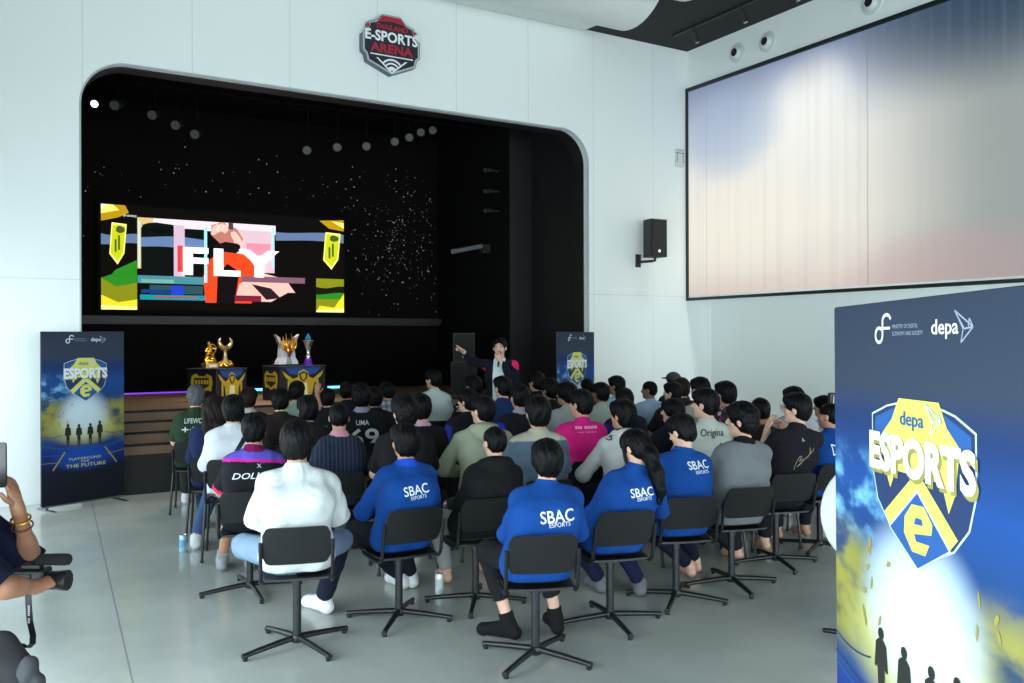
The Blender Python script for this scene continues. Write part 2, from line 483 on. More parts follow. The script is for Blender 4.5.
def figure(o_name, root, rz, sk, cfg):
    """sk: joints in local coords (facing +Y, right hand +X). cfg: clothing etc."""
    h = cfg.get('h', 0.011); seed = cfg.get('seed', 1); s = cfg.get('s', 1.0)
    rg = random.Random(seed)
    hc = np.array(sk['head']); nb = np.array(sk['nb']); pel = np.array(sk['pel'])
    Rm = rotz3(cfg.get('yaw', 0), cfg.get('pitch', 0), cfg.get('roll', 0))
    RM = np.array(Rm)
    def H(x, y, z): return hc + RM @ (np.array([x, y, z]) * s)
    allp = np.array([p for k, p in sk.items() if k not in ('seat',)])
    lo = allp.min(0) - 0.2; hi = allp.max(0) + 0.2; lo[2] = max(lo[2], -0.004)
    shw = cfg.get('shw', 0.172) * s; rx = cfg.get('bulk', 1.0)
    ax = cfg.get('axis', vec(1, 0, 0))
    up = (nb - pel) / np.linalg.norm(nb - pel)
    cen = pel + (nb - pel) * 0.60 + vec(0, cfg.get('hunch', -0.03), 0)
    wst = pel + (nb - pel) * 0.30 + vec(0, cfg.get('hunch', -0.03) * 0.5, 0)
    upc = nb - up * 0.085 * s
    sh = {+1: np.array(sk['shR']), -1: np.array(sk['shL'])}
    # ---------------- body (skin)
    B = Field(lo, hi, h)
    B.cap(pel - ax * 0.08, pel + ax * 0.08, 0.105 * rx, 0.105 * rx, 0.04)
    B.cap(wst - ax * 0.06, wst + ax * 0.06, 0.095 * rx, 0.095 * rx, 0.06)
    B.cap(cen - ax * 0.085 * s, cen + ax * 0.085 * s, 0.105 * rx, 0.105 * rx, 0.06)
    B.cap(upc - ax * 0.10 * s, upc + ax * 0.10 * s, 0.07 * s, 0.07 * s, 0.05)
    B.cap(pel, nb - up * 0.05, 0.08, 0.07, 0.05)
    nt_ = H(0, -0.022, -0.06)
    B.cap(nb - up * 0.03, nt_, 0.058 * s, 0.052 * s, 0.03)
    for sd in (1, -1):
        B.cap(sh[sd], nb - up * 0.02, 0.05 * s, 0.045 * s, 0.04)
        el = np.array(sk['elR' if sd > 0 else 'elL']); wr = np.array(sk['wrR' if sd > 0 else 'wrL'])
        B.cap(sh[sd], el, 0.050 * s, 0.038 * s, 0.03)
        B.cap(el, wr, 0.038 * s, 0.025 * s, 0.02)
        B.cap(el + (wr - el) * 0.12, el + (wr - el) * 0.4, 0.039 * s, 0.035 * s, 0.02)
        hp = np.array(sk['hpR' if sd > 0 else 'hpL']); kn = np.array(sk['knR' if sd > 0 else 'knL']); an = np.array(sk['anR' if sd > 0 else 'anL'])
        B.cap(hp, kn, 0.082 * s, 0.055 * s, 0.04); B.cap(kn, an, 0.052 * s, 0.034 * s, 0.02)
        B.cap(kn + (an - kn) * 0.15, kn + (an - kn) * 0.45, 0.05 * s, 0.046 * s, 0.02)
        tdir = np.array(sk.get('toe', vec(0, 1, 0))) if not isinstance(sk.get('toeR'), np.ndarray) else sk['toeR' if sd > 0 else 'toeL']
        tdir = tdir / np.linalg.norm(tdir)
        heel = an - tdir * 0.035 + vec(0, 0, -0.045)
        toe = an + tdir * 0.155 + vec(0, 0, -0.055)
        if cfg.get('liftfoot') == sd: toe = toe + vec(0, 0, 0.0)
        B.cap(an, heel, 0.034, 0.030, 0.02); B.cap(heel, toe, 0.030, 0.026, 0.02); B.cap(an, toe, 0.03, 0.024, 0.03)
        if not cfg.get('shoes'):
            for q in range(5):
                lt = np.cross(tdir, vec(0, 0, 1)) * sd
                tb = toe + lt * (-0.026 + 0.013 * q)
                B.cap(tb, tb + tdir * (0.03 - 0.004 * abs(q - 0.5)), 0.0105, 0.009, 0.004)
    # head
    B.ell(H(0, -0.012, 0.028), np.array((0.076, 0.094, 0.086)) * s, 0.02, Rm=Rm)
    B.ell(H(0, 0.020, -0.042), np.array((0.056, 0.068, 0.072)) * s, 0.03, Rm=Rm)
    B.ell(H(0, 0.062, -0.092), np.array((0.024, 0.020, 0.018)) * s, 0.03, Rm=Rm)
    B.cap(H(0, 0.083, 0.018), H(0, 0.104, -0.022), 0.007 * s, 0.0125 * s, 0.012)
    for q in (1, -1):
        B.ell(H(q * 0.077, -0.008, -0.012), np.array((0.011, 0.021, 0.032)) * s, 0.006, Rm=Rm)
        B.cap(H(q * 0.014, 0.083, 0.036), H(q * 0.048, 0.070, 0.036), 0.008 * s, 0.006 * s, 0.012)
        B.ell(H(q * 0.031, 0.093, 0.016), np.array((0.016, 0.012, 0.010)) * s, 0.008, 's', Rm=Rm)
        B.ell(H(q * 0.031, 0.074, 0.015), np.array((0.013, 0.011, 0.010)) * s, 0.002, Rm=Rm)
        B.ell(H(q * 0.043, 0.050, -0.025), np.array((0.02, 0.02, 0.02)) * s, 0.02, Rm=Rm)
        B.ell(H(q * 0.011, 0.098, -0.026), np.array((0.008, 0.009, 0.007)) * s, 0.005, Rm=Rm)
    B.cap(H(-0.018, 0.079, -0.056), H(0.018, 0.079, -0.056), 0.0075 * s, 0.0075 * s, 0.006)
    B.cap(H(-0.013, 0.077, -0.067), H(0.013, 0.077, -0.067), 0.0075 * s, 0.0075 * s, 0.006)
    if cfg.get('mouth'):
        B.ell(H(0, 0.092, -0.062), np.array((0.017, 0.014, 0.010)) * s, 0.003, 's', Rm=Rm)
    fm = MB()
    for sd in (1, -1):
        el = np.array(sk['elR' if sd > 0 else 'elL']); wr = np.array(sk['wrR' if sd > 0 else 'wrL'])
        hd = cfg.get('handR' if sd > 0 else 'handL') or {}
        d = hd.get('d', tuple(wr - el)); nrm = hd.get('n', (0, 0.1, 1))
        hand(fm, B, tuple(wr), d, nrm, side=sd * hd.get('flip', -1), curl=hd.get('curl', 0.45), s=s, pose=hd.get('pose', 'relax'))
    if 'seat' in sk: backcut(B, sk['seat'] / 0.455, 0.012)
    V, F = B.mesh()
    # face material areas
    fc = V[F].mean(1); loc = (fc - hc) @ RM / s
    mi = np.zeros(len(F), int)
    ey = ((np.abs(np.abs(loc[:, 0]) - 0.031) < 0.013) & (np.abs(loc[:, 2] - 0.015) < 0.0062) & (loc[:, 1] > 0.06))
    br = ((np.abs(np.abs(loc[:, 0]) - 0.032) < 0.019) & (np.abs(loc[:, 2] - 0.039) < 0.005) & (loc[:, 1] > 0.06))
    lp = ((np.abs(loc[:, 0]) < 0.022) & (np.abs(loc[:, 2] + 0.061) < 0.011) & (loc[:, 1] > 0.066))
    mi[ey | br] = 1; mi[lp] = 2
    body = np_obj(o_name, V, F, [SKIN[cfg.get('skin', 'mid')], EYE, LIP], extra=fm, mi=mi)
    body.location = root; body.rotation_euler = (0, 0, rz)
    # ---------------- hair
    hs = cfg.get('hair', 'short'); hm = HAIR[cfg.get('haircol', 'black')]
    hh = max(0.006, h * 0.8)
    hl = hc - 0.16; hu = hc + 0.17
    if hs in ('long', 'tail'): hl = hc - vec(0.26, 0.30, 0.48)
    G = Field(hl, hu, hh)
    vol = {'up': 0.002, 'short': 0.003, 'medium': 0.008, 'curly': 0.013, 'crop': -0.006, 'long': 0.006, 'tail': 0.004, 'bowl': 0.011, 'swept': 0.005}[hs]
    G.ell(H(0, -0.012, 0.040), (np.array((0.086, 0.104, 0.088)) + vol) * s, 0.02, Rm=Rm)
    G.ell(H(0, -0.045, -0.005), (np.array((0.079, 0.070, 0.086)) + vol) * s, 0.03, Rm=Rm)
    if hs in ('medium', 'bowl', 'curly', 'short', 'swept'):
        G.ell(H(0, 0.045, 0.072), (np.array((0.070, 0.052, 0.038)) + vol * 0.6) * s, 0.02, Rm=Rm)
    if hs in ('medium', 'bowl', 'curly', 'tail'):
        G.ell(H(0, -0.050, -0.048), (np.array((0.068, 0.050, 0.053)) + vol * .5) * s, 0.03, Rm=Rm)
    if hs in ('short', 'swept', 'up'):
        G.ell(H(0, -0.046, -0.048), (np.array((0.060, 0.044, 0.044)) + vol * .5) * s, 0.03, Rm=Rm)
    if hs == 'bowl':
        for q in (1, -1): G.ell(H(q * 0.066, 0.01, 0.0), np.array((0.026, 0.055, 0.045)) * s, 0.02, Rm=Rm)
    # uncover the face, the ears and the nape
    fz = {'bowl': 0.030, 'medium': 0.034, 'long': 0.04, 'tail': 0.04, 'up': 0.070}.get(hs, 0.046)
    G.ell(H(0, 0.116, fz - 0.106), np.array((0.104, 0.083, 0.110)) * s, 0.012, 's', Rm=Rm)
    if hs not in ('long', 'bowl'):
        for q in (1, -1):
            G.ell(H(q * 0.098, 0.015, -0.028), np.array((0.026, 0.046, 0.042)) * s, 0.01, 's', Rm=Rm)
    if hs == 'crop':
        G.ell(H(0, -0.12, -0.12), np.array((0.10, 0.06, 0.055)) * s, 0.02, 's', Rm=Rm)
    if hs == 'long':
        for q in (-0.05, 0.0, 0.05):
            a = H(q, -0.07, 0.0); b = a + vec(0, -0.05, -0.14); c = b + vec(q * 0.3, -0.015, -0.20)
            G.cap(a, b, 0.055, 0.05, 0.03); G.cap(b, c, 0.05, 0.034, 0.03)
        for q in (1, -1): G.cap(H(q * .07, 0.01, 0.01), H(q * .085, 0.015, -0.14), 0.026, 0.018, 0.02)
    if hs == 'tail':
        a = H(0.01, -0.09, 0.0); pts = [a, a + vec(0.015, -0.045, -0.07), a + vec(0.03, -0.10, -0.17), a + vec(0.04, -0.135, -0.27), a + vec(0.03, -0.14, -0.35)]
        for i in range(4): G.cap(pts[i], pts[i + 1], (0.045, 0.05, 0.045, 0.034)[i], (0.05, 0.045, 0.034, 0.014)[i], 0.02)
        G.cap(H(-0.075, 0.03, 0.02), H(-0.085, 0.05, -0.13), 0.016, 0.008, 0.02)
        G.cap(H(0.075, 0.03, 0.02), H(0.08, 0.04, -0.12), 0.016, 0.008, 0.02)
    # strand relief
    gx, gy, gz = G.ax[0][:, None, None] - hc[0], G.ax[1][None, :, None] - hc[1], G.ax[2][None, None, :] - hc[2]
    lx = RM[0][0] * gx + RM[1][0] * gy + RM[2][0] * gz; ly = RM[0][1] * gx + RM[1][1] * gy + RM[2][1] * gz; lz = RM[0][2] * gx + RM[1][2] * gy + RM[2][2] * gz
    phi = np.arctan2(lx, -ly + 0.02); ph = rg.uniform(0, 6)
    if hs == 'curly':
        G.v = G.v + 0.0055 * (np.sin(lx * 105 + ph) * np.sin(ly * 95 + 2 * np.sin(lz * 40)) * np.sin(lz * 100 + ph))
    else:
        G.v = G.v + 0.0022 * np.sin(phi * 13 + ph + 2.2 * np.sin(lz * 28 + ph)) + 0.0016 * np.sin(phi * 27 + lz * 60 + ph) + 0.0028 * np.sin(lx * 48 + ph) * np.sin(ly * 44 + 2 * ph) * np.sin(lz * 40 + ph)
    G.v = G.v.astype(np.float32)
    V, F = G.mesh(); hair = np_obj('hair', V, F, hm, body)
    if cfg.get('cap'):
        K = Field(hc - 0.2, hc + 0.2, 0.008)
        K.ell(H(0, -0.01, 0.05), np.array((0.098, 0.115, 0.095)) * s, 0.01, Rm=Rm)
        K.ell(H(0, 0.0, -0.05), np.array((0.2, 0.2, 0.095)) * s, 0.005, 's', Rm=Rm)
        K.ell(H(0, 0.13, 0.055), np.array((0.075, 0.085, 0.012)) * s, 0.006, Rm=Rm)
        V, F = K.mesh(); np_obj('cap', V, F, fabric(cfg['cap']), body)
    if cfg.get('glasses'):
        g = MB()
        for q in (1, -1):
            ring = [tuple(H(q * 0.034 + 0.023 * math.cos(a), 0.104, 0.012 + 0.018 * math.sin(a))) for a in [2 * PI * i / 14 for i in range(15)]]
            g.tube(ring, 0.002, 6)
            g.tube([tuple(H(q * 0.057, 0.102, 0.015)), tuple(H(q * 0.082, 0.04, 0.015)), tuple(H(q * 0.084, -0.01, 0.012))], 0.002, 6)
        g.tube([tuple(H(-0.012, 0.105, 0.014)), tuple(H(0.012, 0.105, 0.014))], 0.002, 6)
        g.build('glasses', mat('glasses_frame', (25, 25, 28), 0.3), body)
    # ---------------- shirt
    inf = cfg.get('loose', 0.022)
    T = Field(lo, hi, h)
    T.cap(pel - ax * 0.075, pel + ax * 0.075, 0.104 * rx + inf*.9, 0.104 * rx + inf*.9, 0.04)
    T.cap(wst - ax * 0.06, wst + ax * 0.06, 0.094 * rx + inf*.9, 0.094 * rx + inf*.9, 0.07)
    T.cap(cen - ax * 0.08 * s, cen + ax * 0.08 * s, 0.103 * rx + inf*.9, 0.103 * rx + inf*.9, 0.06)
    T.cap(upc - ax * 0.10 * s, upc + ax * 0.10 * s, 0.070 * s + inf * .6, 0.070 * s + inf * .6, 0.05)
    T.cap(pel, nb - up * 0.06, 0.09, 0.08, 0.05)
    slv = cfg.get('sleeve', 'short')
    for sd in (1, -1):
        T.cap(sh[sd], nb - up * 0.03, 0.048 * s + inf * .3, 0.048 * s, 0.04)
        el = np.array(sk['elR' if sd > 0 else 'elL']); wr = np.array(sk['wrR' if sd > 0 else 'wrL'])
        if slv == 'short':
            e2 = sh[sd] + (el - sh[sd]) * cfg.get('slen', 0.85)
            T.cap(sh[sd], e2, 0.050 * s + inf * .35, 0.052 * s + inf * 0.8, 0.035, flat=True)
        else:
            T.cap(sh[sd], el, 0.050 * s + inf * .35, 0.043 * s + inf * .5, 0.035)
            w2 = el + (wr - el) * 0.93
            T.cap(el, w2, 0.043 * s + inf * .5, 0.033 * s + inf * .25, 0.03, flat=True)
    if cfg.get('hood'):
        T.ell(nb + vec(0, -0.045, 0.01), (0.105, 0.075, 0.05), 0.03)
        T.ell(nb + vec(0, -0.07, -0.05), (0.09, 0.055, 0.075), 0.03)
        for q in (1, -1): T.cap(nb + vec(q * 0.085, -0.01, 0.005), nb + vec(q * 0.04, 0.085, -0.05), 0.034, 0.026, 0.03)
    cst = nb + (nt_ - nb) * 0.40
    T.cap(nb - up * 0.04, cst, 0.078 * s, 0.066 * s, 0.02, flat=True)
    T.folds(cfg.get('fold', 0.0028), 30, seed)
    if 'seat' in sk: T.cutz(sk['seat'] + 0.012); backcut(T, sk['seat'] / 0.455)
    V, F = T.mesh()
    fc = V[F].mean(1); mi = np.zeros(len(F), int); mats = [cfg['shirtmat'] if 'shirtmat' in cfg else fabric(cfg['shirt'])]
    if 'yoke' in cfg:
        mats.append(fabric(cfg['yoke'])); rel = (fc - nb) @ up
        mi[(rel > -cfg.get('yokeh', 0.07)) & (np.abs(fc[:, 0] - nb[0]) < cfg.get('yokew', 1))] = 1
    if 'stripe' in cfg:
        mats.append(fabric(cfg['stripe'])); rel = (fc - nb) @ up
        mi[(rel > -cfg.get('yokeh', 0.07) - 0.022) & (rel < -cfg.get('yokeh', 0.07))] = len(mats) - 1
    if 'panel' in cfg:
        mats.append(fabric(cfg['panel'][0])); mi[(np.abs(fc[:, 0] - nb[0]) < cfg['panel'][1]) & (fc[:, 1] > cen[1])] = len(mats) - 1
    if 'sh_patch' in cfg:
        mats.append(fabric(cfg['sh_patch']))
        for sd in (1, -1):
            mi[np.linalg.norm(fc - (sh[sd] + vec(sd * 0.03, 0, 0.0)), axis=1) < 0.085] = len(mats) - 1
    if 'side_patch' in cfg:
        mats.append(fabric(cfg['side_patch'])); sd = -1
        mi[np.linalg.norm(fc - (sh[sd] + vec(-0.02, -0.02, -0.08)), axis=1) < 0.10] = len(mats) - 1
    if 'body2' in cfg:
        mats.append(fabric(cfg['body2'])); mi[np.abs(fc[:, 0] - nb[0]) < 0.12] = len(mats) - 1
    if 'collar' in cfg:
        mats.append(fabric(cfg['collar'])); mi[((fc - nb) @ up > -0.012)  & (np.linalg.norm((fc - nb) - np.outer((fc - nb) @ up, up), axis=1) < 0.085)] = len(mats) - 1
    if 'cuff' in cfg:
        mats.append(fabric(cfg['cuff']))
        for sd in (1, -1):
            el = np.array(sk['elR' if sd > 0 else 'elL']); dd = (el - sh[sd]); L = np.linalg.norm(dd); dd = dd / L
            t = (fc - sh[sd]) @ dd; r = np.linalg.norm(fc - sh[sd] - np.outer(t, dd), axis=1)
            mi[(t > L * cfg.get('slen', 0.85) - 0.03) & (t < L) & (r < 0.1)] = len(mats) - 1
    shirt = np_obj(cfg.get('topname', 'shirt'), V, F, mats, body, mi=mi)
    # ---------------- prints on the back
    if cfg.get('prints'):
        bt = BVHTree.FromPolygons([tuple(v) for v in V.tolist()], [tuple(f) for f in F.tolist()])
        # back looks toward -Y: mirrored x so the text reads correctly from behind
        sgn = -1 if cfg.get('front') else 1
        for pr in cfg['prints']:
            txt, w_, h_, dx, dz, col = pr[:6]; nm = pr[6] if len(pr) > 6 else 'lettering'
            if txt[0] == '~': vs, fs = marks(txt, w_, h_)
            else: vs, fs = fit_text(txt, w_, h_, bold=0.012 if h_ > .03 else 0.0, shear=pr[7] if len(pr) > 7 else 0)
            vs, fs = dense(vs, fs, 0.022)
            out = []
            ang = R(cfg.get('ptilt', 0)); 
            for v in vs:
                xx = v[0] * math.cos(ang) - v[1] * math.sin(ang); zz = v[0] * math.sin(ang) + v[1] * math.cos(ang)
                px_ = nb[0] + dx + xx * sgn; pz = nb[2] + dz + zz
                hit = bt.ray_cast(Vector((px_, -1.2 * sgn, pz)), Vector((0, sgn, 0)))
                if hit[0] is None: out.append((px_, nb[1] - 0.1 * sgn, pz))
                else:
                    q = hit[0] + hit[1] * 0.004 * (1 if hit[1].y * sgn < 0 else -1)
                    out.append(tuple(q))
            m_ = MB().add(out, fs); m_.build(nm, fabric(col), shirt, fixn=False)
    # ---------------- trousers
    pi_ = cfg.get('ploose', 0.016)
    P = Field(lo, (hi[0], hi[1], min(hi[2], pel[2] + 0.25)), h)
    P.cap(pel - ax * 0.08, pel + ax * 0.08, 0.105 * rx + pi_ * .4, 0.105 * rx + pi_ * .4, 0.04)
    for sd in (1, -1):
        hp = np.array(sk['hpR' if sd > 0 else 'hpL']); kn = np.array(sk['knR' if sd > 0 else 'knL']); an = np.array(sk['anR' if sd > 0 else 'anL'])
        P.cap(hp, kn, 0.084 * s + pi_ * .6, 0.056 * s + pi_, 0.04)
        fr = cfg.get('plen', 0.93)
        P.cap(kn, kn + (an - kn) * fr, 0.056 * s + pi_, (0.036 + (1 - fr) * 0.02) * s + pi_, 0.02, flat=True)
    P.folds(0.0022, 34, seed + 5)
    if 'seat' in sk: backcut(P, sk['seat'] / 0.455, 0.006)
    V, F = P.mesh(); mi = np.zeros(len(F), int); mats = [fabric(cfg.get('pants', (28, 30, 38)))]
    if 'shin' in cfg:
        fc = V[F].mean(1); mats.append(fabric(cfg['shin'])); k_ = np.array(sk['knR'])
        mi[(fc[:, 2] < k_[2] - 0.05) & (fc[:, 0] > 0)] = 1
    np_obj('trousers' if fr > 0.5 else 'shorts', V, F, mats, body, mi=mi)
    # ---------------- shoes or socks
    if cfg.get('shoes'):
        for sd in (1, -1):
            an = np.array(sk['anR' if sd > 0 else 'anL'])
            tdir = sk['toeR' if sd > 0 else 'toeL'] if isinstance(sk.get('toeR'), np.ndarray) else np.array(sk.get('toe', vec(0, 1, 0)))
            tdir = tdir / np.linalg.norm(tdir)
            heel = an - tdir * 0.04 + vec(0, 0, -0.042); toe = an + tdir * 0.175 + vec(0, 0, -0.05)
            sock = cfg.get('sock')
            a = np.minimum(heel, toe) - 0.09; b = np.maximum(np.maximum(heel, toe), an) + vec(0.09, 0.14, 0.16); a[2] = max(a[2], -0.003)
            S = Field(a, b, min(h, 0.009))
            if sock:
                S.cap(heel, toe, 0.036, 0.032, 0.02); S.cap(an, toe, 0.036, 0.028, 0.03)
                S.cap(heel, an + vec(0, 0, 0.0), 0.036, 0.040, 0.02); S.cap(an, an + (kn_(sk, sd) - an) * 0.17, 0.041, 0.046, 0.02, flat=True)
                lt = np.cross(tdir, vec(0, 0, 1)); S.cap(toe - lt * 0.012, toe + lt * 0.012, 0.03, 0.028, 0.02)
            else:
                S.cap(heel, toe, 0.042, 0.038, 0.02); S.cap(an + vec(0, 0, -0.005), toe, 0.042, 0.032, 0.03)
                S.cap(heel, an + vec(0, 0, 0.02), 0.042, 0.045, 0.02, flat=True)
                lt = np.cross(tdir, vec(0, 0, 1)); S.cap(toe - lt * 0.014, toe + lt * 0.014, 0.036, 0.036, 0.02)
            S.cutz(0.001)
            V, F = S.mesh(); fc = V[F].mean(1); mi = (fc[:, 2] < 0.022).astype(int)
            base = np.array(root)
            np_obj('sock' if sock else 'shoe', V, F, [fabric(cfg['shoes']), fabric(cfg.get('sole', cfg['shoes']))], body, mi=mi)
    return body

def backcut(T, zs, extra=0.0):
    """cloth and back rest flat against the chair's curved back plate"""
    x = T.ax[0][:, None, None]; y = T.ax[1][None, :, None]; z = T.ax[2][None, None, :] / zs
    lim = np.where((z > 0.49) & (z < 0.80), -0.252 - 0.35 * (z - 0.63) + 0.5 * x * x + 0.012 + extra, -9)
    lim = np.where((np.abs(x) < 0.25), lim, -9)
    T.v = np.maximum(T.v, (lim - y)).astype(np.float32)
def seated(root, rz, headtop, cfg):
    """headtop in local coords (x, y, z)"""
    s = cfg.setdefault('s', 1.0); seat = cfg.get('seat', 0.455)
    hx, hy, hz = headtop
    pel = vec(0, -0.055, seat + 0.095)
    hc = vec(hx, hy, hz - 0.122 * s)
    pit = cfg.get('pitch', -0.12)
    yaw = cfg.get('yaw', 0)
    nb = hc + vec(0, -0.045, -0.150 * s)
    nb[0] = hx * 0.9
    lean = (nb - pel); L = np.linalg.norm(lean)
    shw = cfg.get('shw', 0.160) * s; shd = cfg.get('shdrop', 0.090) * s
    tw = cfg.get('twist', 0.0); ax = vec(math.cos(tw), math.sin(tw), 0); cfg['axis'] = ax
    shR = nb + ax * shw + vec(0, 0.01, -shd); shL = nb - ax * shw + vec(0, 0.01, -shd)
    eo = cfg.get('elbow', 0.06)
    arms = cfg.get('arms', 'lap')
    elR = shR + vec(eo, 0.12, -0.235 * s); elL = shL + vec(-eo, 0.12, -0.235 * s)
    wrR = vec(0.09, 0.30, seat + 0.17); wrL = vec(-0.07, 0.31, seat + 0.17)
    def fixw(el, w, L=0.245):
        d = w - el; n = np.linalg.norm(d); return el + d / n * L * s
    hR = {'n': (0.3, 0.2, 1)}; hL = {'n': (-0.3, 0.2, 1)}
    wrR = fixw(elR, wrR); wrL = fixw(elL, wrL)
    if arms == 'phone':
        wrR = fixw(elR, nb + vec(0.05, 0.33, -0.20)); wrL = fixw(elL, nb + vec(-0.05, 0.33, -0.20)); hR['curl'] = hL['curl'] = 0.8
    if arms == 'chinL':
        elL = shL + vec(-0.04, 0.20, -0.20); wrL = fixw(elL, hc + RZ(yaw) @ vec(-0.02, 0.13, -0.10)); hL = {'n': (0, 1, 0.3), 'curl': 0.8, 'd': (0.3, 0.0, 1)}
    if arms == 'handsup':
        elL = shL + vec(-0.05, 0.20, -0.18); elR = shR + vec(-0.02, 0.22, -0.2)
        wrL = fixw(elL, hc + vec(-0.13, 0.18, -0.12)); wrR = fixw(elR, hc + vec(-0.04, 0.19, -0.13))
        hL = {'n': (-1, 0.3, 0.3), 'curl': 0.6, 'd': (0.3, 0.2, 1)}; hR = {'n': (1, 0.3, 0.3), 'curl': 0.6, 'd': (-0.3, 0.2, 1)}
    if arms == 'outL':
        elL = shL + vec(-0.13, 0.10, -0.20 * s); wrL = fixw(elL, elL + vec(-0.02, 0.16, -0.16))
    if arms == 'raiseR':
        elR = shR + vec(0.12, 0.12, -0.06); wrR = fixw(elR, elR + vec(0.05, 0.10, 0.2)); hR = {'d': (-0.1, .1, 1), 'n': (0, 0, 0)}; hR['n'] = (0, -1, 0)
    if arms == 'raiseL':
        elL = shL + vec(-0.14, 0.12, -0.02); wrL = fixw(elL, elL + vec(-0.06, 0.06, 0.2)); hL = {'d': (0.1, .1, 1), 'n': (0, -1, 0)}
    cfg.setdefault('handR', hR); cfg.setdefault('handL', hL)
    kw = cfg.get('knees', (0.15, 0.15)); kz = seat + 0.055
    fr = cfg.get('feet', ((0.14, 0.42), (-0.14, 0.42)))
    sk = dict(head=hc, nb=nb, pel=pel, shR=shR, shL=shL, elR=elR, elL=elL, wrR=wrR, wrL=wrL,
              hpR=vec(0.09, -0.02, seat + 0.085), hpL=vec(-0.09, -0.02, seat + 0.085),
              knR=vec(kw[0], 0.39, kz), knL=vec(-kw[1], 0.39, kz),
              anR=vec(fr[0][0], fr[0][1], cfg.get('ankz', (0.09, 0.09))[0]), anL=vec(fr[1][0], fr[1][1], cfg.get('ankz', (0.09, 0.09))[1]))
    sk['seat'] = seat
    td = cfg.get('toes')
    if td: sk['toeR'] = vec(*td[0], 0); sk['toeL'] = vec(*td[1], 0)
    return figure('person', root, rz, sk, cfg), sk
def RZ(a): return np.array([[math.cos(a), -math.sin(a), 0], [math.sin(a), math.cos(a), 0], [0, 0, 1]])

